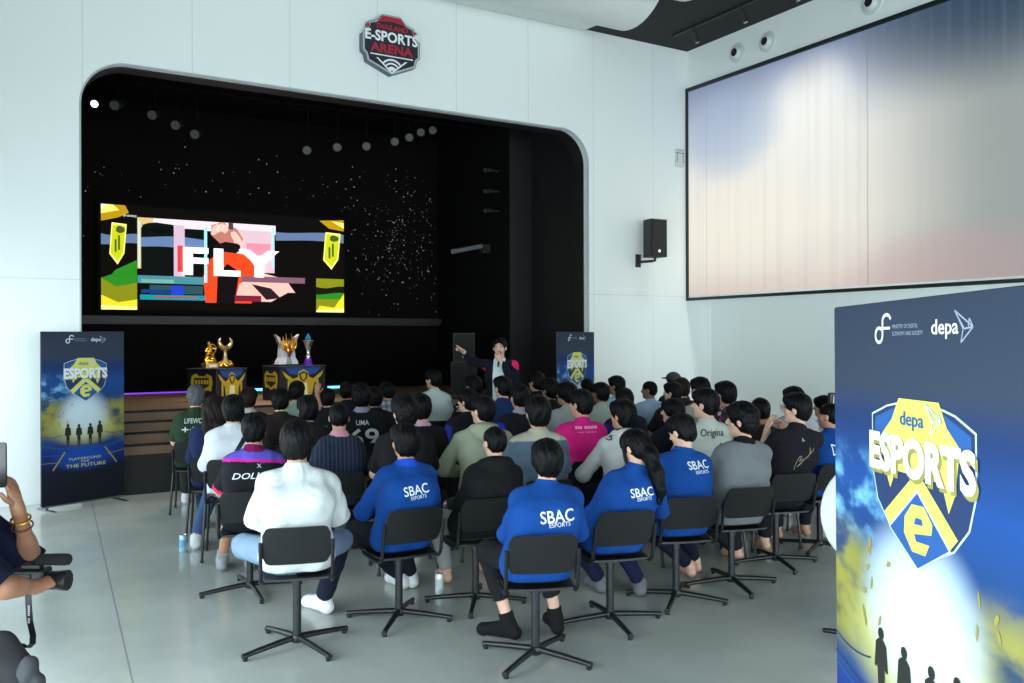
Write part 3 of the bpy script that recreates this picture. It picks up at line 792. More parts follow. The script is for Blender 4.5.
# ------------------------------------------------------------------ chairs
BLK = mat('chair_plastic', (26, 27, 29), 0.42, bump=0.15, bscale=400, noise=0.1)
BLM = mat('chair_metal', (34, 36, 39), 0.33, metal=0.3)
def chair(kind, loc, rz, baseyaw=0.0, seat=0.445):
    r = empty('swivel_chair' if kind == 'star' else 'stacking_chair', loc, rz)
    m = MB()   # seat shell, slightly dished
    nx, ny = 12, 12; top = []; W, Dp = 0.385, 0.41
    def sp(i, j):
        a = -1 + 2 * i / nx; b = -1 + 2 * j / ny
        k = 0.16   # squircle corners
        x = a * math.sqrt(1 - k * b * b); y = b * math.sqrt(1 - k * a * a)
        z = seat - 0.012 * (1 - a * a) * (1 - b * b) - (0.02 * max(0, b - 0.5) ** 2 * 4)
        return x * W / 2, y * Dp / 2, z
    vs = [sp(i, j) for i in range(nx + 1) for j in range(ny + 1)]
    n = len(vs); vs2 = [(x, y, z - 0.013) for x, y, z in vs]; fs = []
    for i in range(nx):
        for j in range(ny):
            a = i * (ny + 1) + j; fs.append((a, a + 1, a + ny + 2, a + ny + 1)); fs.append((a + n, a + ny + 1 + n, a + ny + 2 + n, a + 1 + n))
    for i in range(nx):
        for j0 in (0, ny):
            a = i * (ny + 1) + j0; b = a + ny + 1; fs.append((a, b, b + n, a + n))
    for j in range(ny):
        for i0 in (0, nx):
            a = i0 * (ny + 1) + j; b = a + 1; fs.append((a, b, b + n, a + n))
    m.add(vs + vs2, fs); m.build('seat', BLK, r, smooth=True)
    # back plate: rounded rectangle, bowed around the sitter
    m = MB(); N = 14; out = rrect(0.425, 0.235, 0.045, 5, 0, 0)
    def bow(x, z, off): return (x, -0.252 - 0.35 * (z - 0.63) + 0.5 * x * x + off, z)
    # triangulated strip grid inside the outline
    xs = [-0.184 + 0.368 * i / 20 for i in range(21)]
    def zlim(x):
        e = 0.184 - abs(x)
        if e >= 0.045: return 0.110
        return 0.065 + math.sqrt(max(0, 0.045 ** 2 - (0.045 - e) ** 2))
    f_, b_ = [], []
    K = 8
    for x in xs:
        zl = zlim(x)
        for k in range(K + 1):
            z = 0.640 + zl * (-1 + 2 * k / K)
            f_.append(bow(x, z, 0.006)); b_.append(bow(x, z, -0.006))
    n = len(f_); fs = []
    for i in range(20):
        for k in range(K):
            a = i * (K + 1) + k; fs.append((a, a + 1, a + K + 2, a + K + 1)); fs.append((a + n, a + K + 1 + n, a + K + 2 + n, a + 1 + n))
        for k in (0, K):
            a = i * (K + 1) + k; fs.append((a, a + K + 1, a + K + 1 + n, a + n))
    for k in range(K):
        for i in (0, 20):
            a = i * (K + 1) + k; fs.append((a, a + 1, a + 1 + n, a + n))
    m.add(f_ + b_, fs); m.build('backrest', BLK, r, smooth=True)
    # side frame tubes: up behind the seat, bent and running forward beneath it
    m = MB()
    for q in (1, -1):
        p = [(q * 0.194, -0.252, 0.665), (q * 0.194, -0.238, 0.60), (q * 0.194, -0.215, 0.50)]
        for i in range(7):
            a = PI / 2 * i / 6; p.append((q * 0.194, -0.213 + 0.07 * (1 - math.cos(a)), 0.488 - 0.07 * math.sin(a)))
        p += [(q * 0.194, 0.0, 0.418), (q * 0.19, 0.12, 0.418), (q * 0.17, 0.17, 0.418)]
        m.tube(p, 0.011, 10)
        m.tube([(q * 0.175, -0.243, 0.655), (q * 0.197, -0.250, 0.655)], 0.009, 8)
    m.tube([(-0.17, 0.17, 0.418), (0.17, 0.17, 0.418)], 0.011, 10)
    m.tube([(-0.194, -0.08, 0.416), (0.194, -0.08, 0.416)], 0.010, 8)
    m.build('side_frame', BLM, r, smooth=True)
    if kind == 'star':
        m = MB(); m.lathe([(0.024, 0.055), (0.024, 0.36), (0.030, 0.362), (0.030, 0.40), (0.07, 0.405), (0.07, 0.42)], 20)
        m.build('column', BLM, r, smooth=True)
        hb = MB(); hb.lathe([(0.03, 0.028), (0.034, 0.034), (0.034, 0.066), (0.028, 0.074)], 20); hb.build('hub', BLM, r, smooth=True)
        for k in range(4):
            a = baseyaw + PI / 2 * k; c, s_ = math.cos(a), math.sin(a)
            m = MB(); m.tube([(c * 0.02, s_ * 0.02, 0.056), (c * 0.18, s_ * 0.18, 0.044), (c * 0.325, s_ * 0.325, 0.030)], [0.018, 0.0165, 0.014], 10)
            lg = m.build('leg', BLM, r, smooth=True)
            g = MB(); g.tube([(c * 0.318, s_ * 0.318, 0.028), (c * 0.342, s_ * 0.342, 0.026)], 0.0165, 10)
            g.lathe([(0.013, 0.0), (0.015, 0.003), (0.015, 0.018)], 12, (c * 0.325, s_ * 0.325, 0.0)); g.build('foot', BLK, lg, smooth=True)
    else:
        for sx in (1, -1):
            for sy, y0, y1 in ((1, 0.15, 0.20), (-1, -0.15, -0.215)):
                m = MB(); m.tube([(sx * 0.20, y0, 0.42), (sx * 0.212, y1 * 0.97, 0.2), (sx * 0.225, y1, 0.012)], 0.0115, 10); lg = m.build('leg', BLM, r, smooth=True)
                g = MB(); g.lathe([(0.014, 0.0), (0.0145, 0.02)], 12, (sx * 0.225, y1, 0.0)); g.build('foot', BLK, lg)
    if seat != 0.445: r.scale = (1, 1, seat / 0.445)
    return r
LPOW = 210; RPOW = 250; DISP_E = 0.92
BIGLOC = (2.495, 2.001, 0); BIGRZ = math.radians(-119.3); BIGH = 1.882
EXPO = 0.0
# ------------------------------------------------------------------ room shell
VW = 10.8; UL = -1.25; VR = -6.0; ZC = 6.43
def wall_material():
    m, nt, b = newmat('wall_paint')
    x, y, z, tc = xyz(nt)
    ge = nt.nodes.new('ShaderNodeNewGeometry'); sp = nt.nodes.new('ShaderNodeSeparateXYZ'); nt.links.new(ge.outputs['Position'], sp.inputs[0])
    gx, gy, gz = X(nt, sp.outputs[0]), X(nt, sp.outputs[1]), X(nt, sp.outputs[2])
    ln = ((gx + 1.165 * 40 - 0.95).mod(1.165) - 0.5825).abs().gt(0.577)
    ln2 = ((gz - 2.44).abs()).lt(0.005)
    l = ln.mx(ln2) * 0.22
    n = noise_x(nt, tc, 1.3, (1, 1, 1), 2)
    base = mixc(nt, n * 0.10, (236, 241, 239), (222, 230, 228))
    c = mixc(nt, l, base, (120, 130, 130))
    nt.links.new(c, b.inputs['Base Color']); b.inputs['Roughness'].default_value = 0.45
    return m
WALL = wall_material()
PLAIN = mat('wall_plain', (238, 243, 241), 0.5, noise=0.02, nscale=1)
DARKC = mat('ceiling_black', (15, 16, 17), 0.8, noise=0.1)
STG = mat('stage_black', (11, 11, 12), 0.8, noise=0.12, nscale=2, spec=0.15)
STGP = mat('stage_panel_black', (18, 19, 21), 0.6, noise=0.1, nscale=2)

def floor_material():
    m, nt, b = newmat('polished_floor')
    x, y, z, tc = xyz(nt)
    n1 = noise_x(nt, tc, 0.9, (1, 1, 1), 4); n2 = noise_x(nt, tc, 5.0, (1, 0.5, 1), 5)
    c = mixc(nt, n1.ss(0.35, 0.7), (180, 185, 179), (198, 202, 195))
    c = mixc(nt, n2.ss(0.5, 0.8) * 0.35, c, (166, 173, 170))
    seam = (x - 0.66 - (y - 4.92) * 0.062).abs().lt(0.005).mx(((x - 5.7) - (y - 4.92) * 0.062).abs().lt(0.004)).mx((y - 3.2 + x * 0.05).abs().lt(0.004))
    c = mixc(nt, seam * 0.45, c, (70, 74, 76))
    nt.links.new(c, b.inputs['Base Color'])
    r = n2 * 0.12 + 0.16
    nt.links.new(r.s, b.inputs['Roughness'])
    b.inputs['Specular IOR Level'].default_value = 0.6
    b.inputs['Coat Weight'].default_value = 0.15; b.inputs['Coat Roughness'].default_value = 0.08
    return m
struct(MB().box(UL, 10.9, VR, 15.6, -0.2, 0).build('floor', floor_material()))
struct(MB().box(UL, 10.9, VR, VW, ZC, ZC + 0.2).build('ceiling', DARKC))
# stage wall with the round-cornered proscenium opening
uo0, uo1, zo, ro = 0.92, 7.85, 4.90, 0.50
def notch(a0, a1, zt, r, n=10):
    p = [(a0, 0.0), (a0, zt - r)]
    for i in range(1, n + 1):
        t = PI / 2 * i / n; p.append((a0 + r - r * math.cos(t), zt - r + r * math.sin(t)))
    for i in range(1, n + 1):
        t = PI / 2 * i / n; p.append((a1 - r + r * math.sin(t), zt - r + r * math.cos(t)))
    p.append((a1, 0.0)); return p
def notch_wall(name, U0, U1, Z1, a0, a1, zt, r, y0, y1, m):
    inner = notch(a0, a1, zt, r); b = MB()
    # front and back skins built as strips between the arch and the outer rectangle
    outer = []
    for (x, z) in inner:
        outer.append((x, z))
    for y, fl in ((y0, 0), (y1, 1)):
        vs = []; fs = []
        vs = [(U0, y, 0), (U0, y, Z1), (U1, y, Z1), (U1, y, 0)] + [(x, y, z) for x, z in inner]
        k = 4; n = len(inner); h = n // 2
        fs.append((0, 1, k + 1, k)); fs.append((2, 3, k + n - 1, k + n - 2))
        for i in range(1, h - 0):
            fs.append((1, k + i + 1, k + i) if i < h - 1 else (1, k + i + 1, k + i))
        fs.append((1, 2, k + h))
        for i in range(h, n - 2): fs.append((2, k + i + 1, k + i))
        b.add(vs, fs)
    vs = [(x, y, z) for y in (y0, y1) for x, z in inner]; n = len(inner)
    b.add(vs, [(i, i + 1, i + 1 + n, i + n) for i in range(n - 1)])
    vs = [(x, y, z) for y in (y0, y1) for x, z in ((U0, 0), (U0, Z1), (U1, Z1), (U1, 0))]
    b.add(vs, [(0, 1, 5, 4), (1, 2, 6, 5), (2, 3, 7, 6)])
    return b.build(name, m)
struct(notch_wall('wall_front', UL, 10.5, ZC, uo0, uo1, zo, ro, VW, VW + 0.13, WALL))
struct(notch_wall('wall_stage_reveal', UL, 10.5, ZC, uo0 + 0.012, uo1 - 0.012, zo - 0.012, ro, VW + 0.131, VW + 0.36, STGP))
# thin chrome-grey bead round the opening
inner = notch(uo0 + 0.004, uo1 - 0.004, zo - 0.004, ro)
struct(MB().tube([(x, VW + 0.005, z) for x, z in inner], 0.012, 6).build('trim_1', mat('edge_trim', (176, 184, 186), 0.35), smooth=True))
# right wall: upper box-out with the display, lower wall set back
UR = 9.83; UR2 = 10.34; ZB = 2.415
struct(MB().box(UR, 10.5, VR, VW, ZB, ZC).build('wall_right', PLAIN))
struct(MB().box(UR2, 10.5, VR, VW, 0, ZB).build('wall_right_lower', PLAIN))
struct(MB().box(UR2 - 0.012, UR2, VR, VW, 0, 0.09).build('baseboard_right', mat('baseboard', (196, 202, 202), 0.5)))
# left wall and rear wall with tall window openings (behind and beside the camera)
def window_wall(name, axis, c0, a0, a1, wins, zs, ze):
    b = MB()
    def bx(p0, p1, z0, z1):
        if axis == 'u': b.box(c0 - 0.15, c0, p0, p1, z0, z1)
        else: b.box(p0, p1, c0 - 0.15, c0, z0, z1)
    cur = a0
    for w0, w1 in wins:
        bx(cur, w0, 0, ZC); bx(w0, w1, 0, zs); bx(w0, w1, ze, ZC); cur = w1
    bx(cur, a1, 0, ZC)
    return struct(b.build(name, PLAIN))
LW = [(-4.5, -1.5), (-1.0, 2.0), (2.5, 5.5), (7.4, 10.6)]
RW = [(-0.9, 1.0), (1.4, 4.2), (4.6, 7.2), (7.5, 9.9)]
window_wall('wall_left', 'u', UL, VR, VW, LW, 0.12, 2.2)
window_wall('wall_back', 'v', VR, UL, 10.5, RW, 0.25, 3.6)
FR = mat('window_frame', (60, 63, 66), 0.4)
k = 0
def area(name, loc, rot, sx, sy, power, col, vis=True):
    l = bpy.data.lights.new(name, 'AREA'); l.shape = 'RECTANGLE'; l.size = sx; l.size_y = sy; l.energy = power; l.color = col
    o = bpy.data.objects.new(name, l); COL.objects.link(o); o.location = loc; o.rotation_euler = rot
    return o
for wins, ax, c0, zt in ((LW, 'u', UL, 2.2), (RW, 'v', VR, 3.6)):
    for w0, w1 in wins:
        k += 1; b = MB(); zz = (0.25, 1.5, zt)
        for a in (w0, (w0 + w1) / 2, w1):
            if ax == 'u': b.box(c0 - 0.1, c0 - 0.04, a - 0.03, a + 0.03, 0.25, zt)
            else: b.box(a - 0.03, a + 0.03, c0 - 0.1, c0 - 0.04, 0.25, zt)
        for z in zz:
            if ax == 'u': b.box(c0 - 0.1, c0 - 0.04, w0, w1, z - 0.03, z + 0.03)
            else: b.box(w0, w1, c0 - 0.1, c0 - 0.04, z - 0.03, z + 0.03)
        o = struct(b.build('window_%d' % k, FR))
        W = w1 - w0; cz = (0.25 + zt) / 2; near = (0.60 if w0 > 5 else 1.08) if ax == 'u' else (0.15 if w0 < 2 else 0.5 if w0 < 5 and w0 < 4.5 else 2.2)
        if ax == 'u': area('daylight', (c0 - 0.30, (w0 + w1) / 2, cz), (0, R(-90), 0), zt - 0.25, W, LPOW * near, (0.78, 0.93, 1.0))
        else: area('daylight', ((w0 + w1) / 2, c0 - 0.30, cz), (R(90), 0, 0), W, zt - 0.25, RPOW, (0.84, 0.96, 1.0))

# ---------------- stage box
SB = 15.3
struct(MB().box(0.5, 8.0, SB, SB + 0.2, 0, 5.8).build('wall_stage_back', mat('stage_backwall', (15, 12, 10), 0.8, noise=0.12, nscale=2, spec=0.1)))
struct(MB().box(0.55, 0.70, VW + 0.36, SB, 0, 5.8).build('wall_stage_left', STG))
struct(MB().box(7.526, 7.7, 12.60, SB, 0, 5.8).build('wall_stage_right', STG))
struct(MB().box(7.527, 8.6, 12.58, 12.70, 0, 5.8).build('wall_stage_panel', STGP))
struct(MB().box(7.95, 8.1, VW + 0.36, 12.58, 0, 5.8).build('wall_stage_jamb', STGP))
struct(MB().box(0.5, 8.6, VW + 0.36, SB + 0.2, 5.6, 5.8).build('ceiling_stage', STG))
WOOD = mat('stage_boards', (140, 116, 94), 0.5, noise=0.18, nscale=6, stretch=(0.4, 4, 1))
STEPDK = mat('stage_step_dark', (16, 15, 15), 0.6)
stg = empty('stage_platform', (0, 0, 0)); tag(stg, 'low brown stage with wide steps and a black front below the dark opening', 'stage')
b = MB(); b.box(0.72, 7.94, 11.88, 12.57, 0.0, 0.88).box(0.72, 7.52, 12.57, SB - 0.01, 0.0, 0.88); b.build('deck', WOOD, stg)
ys = [(10.86, 0.0, 0.42), (11.12, 0.42, 0.545), (11.38, 0.545, 0.66), (11.63, 0.66, 0.77)]
for i, (y0, z0, z1) in enumerate(ys):
    y1 = 11.88
    b = MB(); b.box(0.94, 7.83, y0, y1, 0.0 if i == 0 else z0, z1)
    b.build('front_panel' if i == 0 else 'step', STEPDK if i == 0 else WOOD, stg)
for (y0, z) in [(10.86, 0.42), (11.12, 0.545), (11.38, 0.66), (11.63, 0.77), (11.88, 0.88)]:
    MB().box(0.945, 7.825, y0 - 0.012, y0 + 0.05, z - 0.024, z + 0.004).build('step_shade_strip', STEPDK, stg)  # black strips standing in for the shadow line under each step edge
# dark carpeted ramp block at the left end of the lower steps
tag(MB().box(0.72, 2.95, SB - 0.035, SB - 0.008, 0.89, 0.915).build('light_strip', mat('strip_violet', (120, 60, 190), 0.5, emit=1.3)), 'thin violet glowing strip along the foot of the dark stage wall', 'light strip')
for u0, u1 in ((3.75, 4.15), (5.3, 6.0)):
    o = MB().box(u0, u1, SB - 0.06, SB - 0.037, 0.885, 0.925).build('light_strip', mat('strip_cyan', (110, 200, 235), 0.5, emit=2.2))
    tag(o, 'pale cyan light strip behind and between the trophy stands' if u0 < 5 else 'pale cyan light strip to the right of both trophy stands', 'light strip')
# star points set into the stage wall
st = MB(); rs = random.Random(3)
def star(x, y, z, r):
    st.add([(x - r, y, z), (x, y, z - r), (x + r, y, z), (x, y, z + r)], [(0, 1, 2, 3)])
for i in range(520):
    x = rs.uniform(0.75, 7.5); z = rs.uniform(2.2, 5.0)
    if rs.random() < 0.5:
        x = rs.gauss(6.9, 0.45) if rs.random() < .6 else rs.gauss(6.4, .6); z = rs.gauss(3.3 if rs.random() < .5 else 4.0, 0.45)
    if not (0.72 < x < 7.5 and 1.9 < z < 5.2): continue
    if 1.45 < x < 5.7 and z < 4.05: continue
    star(x, SB - 0.004, z, rs.choice([0.003, 0.004, 0.005, 0.007, 0.010]))
tag(st.build('star_points', mat('star_glow', (190, 200, 215), 0.5, emit=0.55)), 'tiny star-like points of light scattered over the black stage wall', 'star lights', kind='stuff')

# ---------------- LED screen
LS = empty('led_screen', (1.59, 15.19, 2.25)); tag(LS, 'wide LED video screen on the stage showing the big white word FLY', 'screen')
W, Hh = 3.99, 1.66
def pj(a): return a * 0.871 / (1 - 0.129 * a)
MB().box(-0.05, W + 0.05, 0.0, 0.09, -0.05, Hh + 0.05).build('housing', STG, LS)
MB().box(0, W, -0.006, 0.0, 0, Hh).build('display', mat('led_black', (16, 14, 12), 0.8, emit=1.0, spec=0.0), LS)
_lay = [0]
EM = {}
def em(rgb, e=1.15):
    return mat('led_%d_%d_%d' % rgb, rgb, 0.6, emit=e, spec=0.0)
def art(parent, name, polys, m, w, h, off=0.0012, base=-0.007):
    """polygons in unit coordinates (x right, y down) laid flat on the panel front, each layer slightly proud"""
    _lay[0] += 1; y = base - off * (_lay[0] % 60) * 0.25 - 0.0005
    for p in polys:
        b = MB(); b.add([(pj(a) * w, y, h * (1 - c)) for a, c in p], [tuple(range(len(p)))])
        o = b.build(name, m, parent, fixn=False)
    return o
def wav(x0, x1, y0, y1, n=10, amp=0.012, ph=0.0, s0=0, s1=0):
    top = [(x0 + (x1 - x0) * i / n, y0 + s0 * i / n + amp * math.sin(ph + 5 * i / n)) for i in range(n + 1)]
    bot = [(x0 + (x1 - x0) * i / n, y1 + s0 * i / n + amp * math.sin(ph + 1.3 + 4 * i / n)) for i in range(n + 1)]
    return top + bot[::-1]
def rc(x0, y0, x1, y1): return [(x0, y0), (x1, y0), (x1, y1), (x0, y1)]
def blob(cx, cy, rx, ry, n=14, seed=0, j=0.15, rot=0):
    r_ = random.Random(seed); out = []
    for i in range(n):
        a = 2 * PI * i / n; k_ = 1 + r_.uniform(-j, j); x = math.cos(a) * rx * k_; y = math.sin(a) * ry * k_
        out.append((cx + x * math.cos(rot) - y * math.sin(rot), cy + x * math.sin(rot) + y * math.cos(rot)))
    return out
_lay[0] = 0
A = lambda n, p, c, e=1.15: art(LS, n, p, em(c, e), W, Hh)
A('blue_band', [wav(0, 0.15, 0.28, 0.37), wav(0.72, 1.0, 0.16, 0.25, ph=1)], (92, 112, 146))
A('picture', [rc(0.15, 0.105, 0.72, 0.93)], (14, 13, 13))
A('picture', [rc(0.15, 0.105, 0.215, 0.60)], (206, 178, 120))
A('picture', [rc(0.215, 0.105, 0.72, 0.20)], (222, 206, 214))
A('picture', [rc(0.56, 0.17, 0.715, 0.60)], (208, 176, 186))
A('picture', [rc(0.60, 0.30, 0.70, 0.42)], (222, 130, 150))
A('picture', [blob(0.245, 0.20, 0.08, 0.055, seed=2), rc(0.165, 0.20, 0.30, 0.74), rc(0.34, 0.19, 0.43, 0.30)], (13, 18, 16))
A('blue_band', [wav(0.165, 0.43, 0.285, 0.39, ph=2)], (94, 118, 160))
A('picture', [rc(0.30, 0.16, 0.345, 0.72)], (196, 170, 190))
A('picture', [rc(0.315, 0.36, 0.34, 0.62)], (200, 60, 60))
A('picture', [rc(0.15, 0.665, 0.43, 0.74)], (70, 130, 140)); A('picture', [rc(0.20, 0.755, 0.42, 0.84)], (44, 74, 84))
A('picture', [rc(0.29, 0.76, 0.34, 0.85)], (40, 60, 190)); A('picture', [rc(0.16, 0.85, 0.45, 0.90)], (30, 130, 150))
A('picture', [rc(0.22, 0.865, 0.40, 0.882)], (150, 80, 70))
A('picture', [rc(0.165, 0.70, 0.30, 0.735)], (110, 160, 150))
A('picture', [rc(0.165, 0.80, 0.29, 0.835)], (20, 60, 120))
A('presenter_figure', [[(0.455, 0.14), (0.50, 0.10), (0.56, 0.16), (0.585, 0.26), (0.575, 0.36), (0.53, 0.30), (0.50, 0.34), (0.455, 0.24)]], (176, 112, 98))
A('presenter_figure', [blob(0.472, 0.18, 0.015, 0.055, seed=5, rot=.2), blob(0.492, 0.16, 0.014, 0.05, seed=8, rot=.2), blob(0.513, 0.165, 0.014, 0.05, seed=9, rot=.1), blob(0.56, 0.27, 0.018, 0.09, seed=9, rot=-.2), blob(0.535, 0.13, 0.012, 0.02, seed=2)], (232, 180, 166))
A('presenter_figure', [rc(0.525, 0.10, 0.545, 0.17)], (60, 62, 70))
A('presenter_figure', [blob(0.52, 0.36, 0.052, 0.06, seed=6, rot=.5)], (22, 18, 20))
A('presenter_figure', [[(0.42, 0.66), (0.45, 0.48), (0.50, 0.40), (0.60, 0.42), (0.64, 0.56), (0.62, 0.92), (0.43, 0.92)]], (226, 66, 30))
A('presenter_figure', [[(0.475, 0.92), (0.48, 0.64), (0.52, 0.52), (0.57, 0.60), (0.55, 0.92)]], (20, 16, 18))
A('presenter_figure', [[(0.55, 0.90), (0.57, 0.72), (0.66, 0.60), (0.76, 0.66), (0.80, 0.80), (0.77, 0.80), (0.70, 0.90)]], (232, 178, 164))
A('presenter_figure', [[(0.62, 0.72), (0.70, 0.76), (0.74, 0.86), (0.68, 0.88)]], (40, 28, 34))
A('presenter_figure', [rc(0.58, 0.64, 0.84, 0.70)], (120, 84, 100))
A('presenter_figure', [rc(0.55, 0.84, 0.66, 0.90)], (120, 30, 50))
A('frame_line', [rc(0.425, 0.16, 0.437, 0.72), rc(0.705, 0.12, 0.713, 0.55), rc(0.155, 0.14, 0.16, 0.58)], (150, 226, 246))
A('golden_swirl', [[(0, 0), (0.10, 0.0), (0.115, 0.07), (0.07, 0.12), (0, 0.16)], [(0.90, 0.02), (1.0, 0.0), (1.0, 0.12), (0.94, 0.10)]], (176, 138, 20))
A('golden_swirl', [[(0, 0), (0.05, 0.0), (0.075, 0.05), (0, 0.09)], [(0.95, 0.02), (1, 0.03), (1, 0.09)]], (250, 226, 110))
A('golden_swirl', [[(0, 0), (0.02, 0), (0, 0.05)]], (255, 252, 230))
A('stage_panel', [rc(0.0, 0.70, 0.148, 1.0), rc(0.886, 0.64, 1.0, 1.0)], (126, 130, 24))
A('stage_panel', [[(0.03, 0.70), (0.06, 0.62), (0.148, 0.52), (0.148, 0.66)], [(0.0, .70), (0.148, .58), (0.148, .74), (0.06, .78)], rc(0.886, 0.78, 1.0, 0.86)], (44, 126, 34))
A('stage_panel', [wav(0.886, 1.0, 0.73, 0.80)], (24, 24, 14))
A('golden_swirl', [[(0, 0.86), (0.07, 0.93), (0.148, 0.90), (0.148, 1), (0, 1)], [(0.886, 1), (0.90, 0.93), (0.96, 0.95), (1.0, 0.80), (1, 1)]], (222, 208, 40))
A('golden_swirl', [[(0, 0.96), (0.148, 0.97), (0.148, 1), (0, 1)], [(0.886, 0.98), (1.0, 0.96), (1, 1), (0.886, 1)]], (252, 248, 150))
for x0, y0, y1 in ((0.034, 0.17, 0.57), (0.915, 0.14, 0.54)):
    A('pennant', [[(x0 + 0.01, y0), (x0 + 0.072, y0 + 0.01), (x0 + 0.062, y1 - 0.11), (x0 + 0.034, y1), (x0, y1 - 0.10)]], (240, 240, 130))
    A('pennant', [[(x0 + 0.014, y0 + 0.02), (x0 + 0.067, y0 + 0.03), (x0 + 0.057, y1 - 0.115), (x0 + 0.034, y1 - 0.03), (x0 + 0.005, y1 - 0.11)]], (188, 196, 22))
    A('pennant', [rc(x0 + 0.022, y0 + 0.16, x0 + 0.030, y1 - 0.12), rc(x0 + 0.036, y0 + 0.12, x0 + 0.044, y1 - 0.14), blob(x0 + 0.045, y0 + 0.065, 0.018, 0.035)], (70, 84, 40))
vs, fs = fit_text('FLY', (pj(0.733) - pj(0.337)) * W, 0.275 * Hh, bold=0.035, space=1.12)
_lay[0] += 3
MB().add([(x + (pj(0.733) + pj(0.337)) / 2 * W, -0.030, y + (1 - 0.51) * Hh) for x, y, z in vs], fs).build('lettering', em((250, 252, 255), 1.6), LS, fixn=False)
vs, fs = fit_text('of ministry', 0.05 * W, 0.03 * Hh)
MB().add([(x + 0.105 * W, -0.030, y + (1 - 0.10) * Hh) for x, y, z in vs], fs).build('small_lettering', em((240, 244, 250), 1.1), LS, fixn=False)
tag(MB().box(0.72, 7.5, 15.10, 15.28, 2.07, 2.15).box(0.72, 7.5, 15.14, 15.28, 2.02, 2.07).build('screen_ledge', mat('ledge_grey', (34, 33, 32), 0.5)), 'long dark grey metal ledge running under the video screen', 'ledge')

# ---------------- stage lights hung in the dark
def stage_light(loc, lit=False, yaw=0, tilt=0.5, label='', h=0.24, r=0.062):
    t = empty('stage_spotlight', loc, yaw)
    M = Matrix.Rotation(PI - tilt, 4, 'X')   # the lens faces -Y and down
    b = MB(); Mx = Matrix.Rotation(R(90) + tilt, 4, 'X')
    b.lathe([(r * 0.6, -h / 2), (r * 0.95, -h / 2 + 0.03), (r, 0), (r, h / 2), (r * 1.12, h / 2 + 0.01), (r * 1.12, h / 2 + 0.03)], 16, M=Mx)
    b.build('housing', mat('fixture_black', (30, 31, 33), 0.5), t, smooth=True)
    b = MB(); b.lathe([(r * 1.0, h / 2 + 0.031), (r * 0.98, h / 2 + 0.036)], 16, M=Mx)
    b.build('lens', mat('lens_lit', (235, 238, 255), 0.4, emit=6) if lit else mat('lens_dull', (84, 85, 86), 0.5), t)
    b = MB(); b.tube([(-r * 1.2, 0, 0), (-r * 1.2, 0, 0.12), (r * 1.2, 0, 0.12), (r * 1.2, 0, 0)], 0.008, 6); b.tube([(0, 0, 0.12), (0, 0, max(0.16, 5.6 - loc[2]))], 0.012, 8)
    b.build('yoke', STG, t)
    tag(t, label, 'spotlight', 'spotlights above the stage')
sl = [(1.60, 13.2, 5.02, 0, 'lowest unlit spotlight near the upper left corner of the stage opening'), (2.128, 13.5, 5.02, 0, 'first of three round spotlights facing out above the screen'),
      (2.442, 13.5, 4.914, 0, 'middle of the three spotlights stepping down above the screen'), (2.708, 13.5, 4.814, 0, 'last of the three spotlights stepping down above the screen'),
      (4.382, 13.5, 4.76, 0, 'left one of the pair of spotlights above the right end of the screen'), (4.874, 13.5, 4.861, 0, 'right one of the pair of spotlights above the right end of the screen'),
      (5.367, 13.5, 4.931, 0, 'lone spotlight hanging slightly right of the screen'), (5.86, 13.5, 5.06, 0, 'first spotlight of the rising row by the right side of the stage'),
      (6.12, 13.5, 5.16, 0, 'second spotlight of the rising row by the right side of the stage'), (6.33, 13.5, 5.27, 0, 'third spotlight of the rising row by the right side of the stage'),
      (6.55, 13.5, 5.33, 0, 'topmost spotlight of the rising row by the right side of the stage')]
for x, y, z, lit, lb in sl: stage_light((x, y, z), False, R(-25), 0.35, lb)
stage_light((1.42, 13.9, 5.20), True, R(-25), 0.5, 'only lit spotlight, a white glint in the upper left of the dark stage', r=0.05)
tag(MB().tube([(0.72, 13.5, 5.45), (7.5, 13.5, 5.45)], 0.025, 8).tube([(0.72, 13.2, 5.5), (4.5, 13.2, 5.5)], 0.02, 8).build('lighting_bar', STG), 'black pipe carrying the stage spotlights under the dark ceiling', 'lighting bar')
# long bar light and small spots on the side wall of the stage
t = empty('bar_light', (7.2, 13.2, 3.30)); tag(t, 'long grey bar light sticking out of the right side wall of the stage', 'bar light')
MB().tube([(-0.46, -0.05, -0.07), (0.20, 0.10, 0.07)], 0.042, 10).build('housing', mat('bar_grey', (120, 122, 124), 0.4), t, smooth=True)
MB().box(0.18, 0.33, 0.04, 0.16, -0.05, 0.10).build('bracket', mat('fixture_black', (30, 31, 33), 0.5), t)
for i, (z, lb) in enumerate(((4.60, 'topmost of three small spots on the stage side wall'), (4.25, 'middle one of three small spots on the stage side wall'), (3.92, 'lowest of three small spots on the stage side wall'))):
    t = empty('wall_spot', (7.35, 12.95, z)); tag(t, lb, 'spotlight', 'small spots on the stage side wall')
    MB().tube([(-0.12, -0.04, 0.0), (0.02, 0.0, 0.02)], 0.035, 10).build('housing', mat('fixture_black2', (52, 54, 56), 0.45), t, smooth=True)
    MB().box(0.02, 0.176, -0.02, 0.02, 0.0, 0.03).build('bracket', mat('fixture_black', (30, 31, 33), 0.5), t)

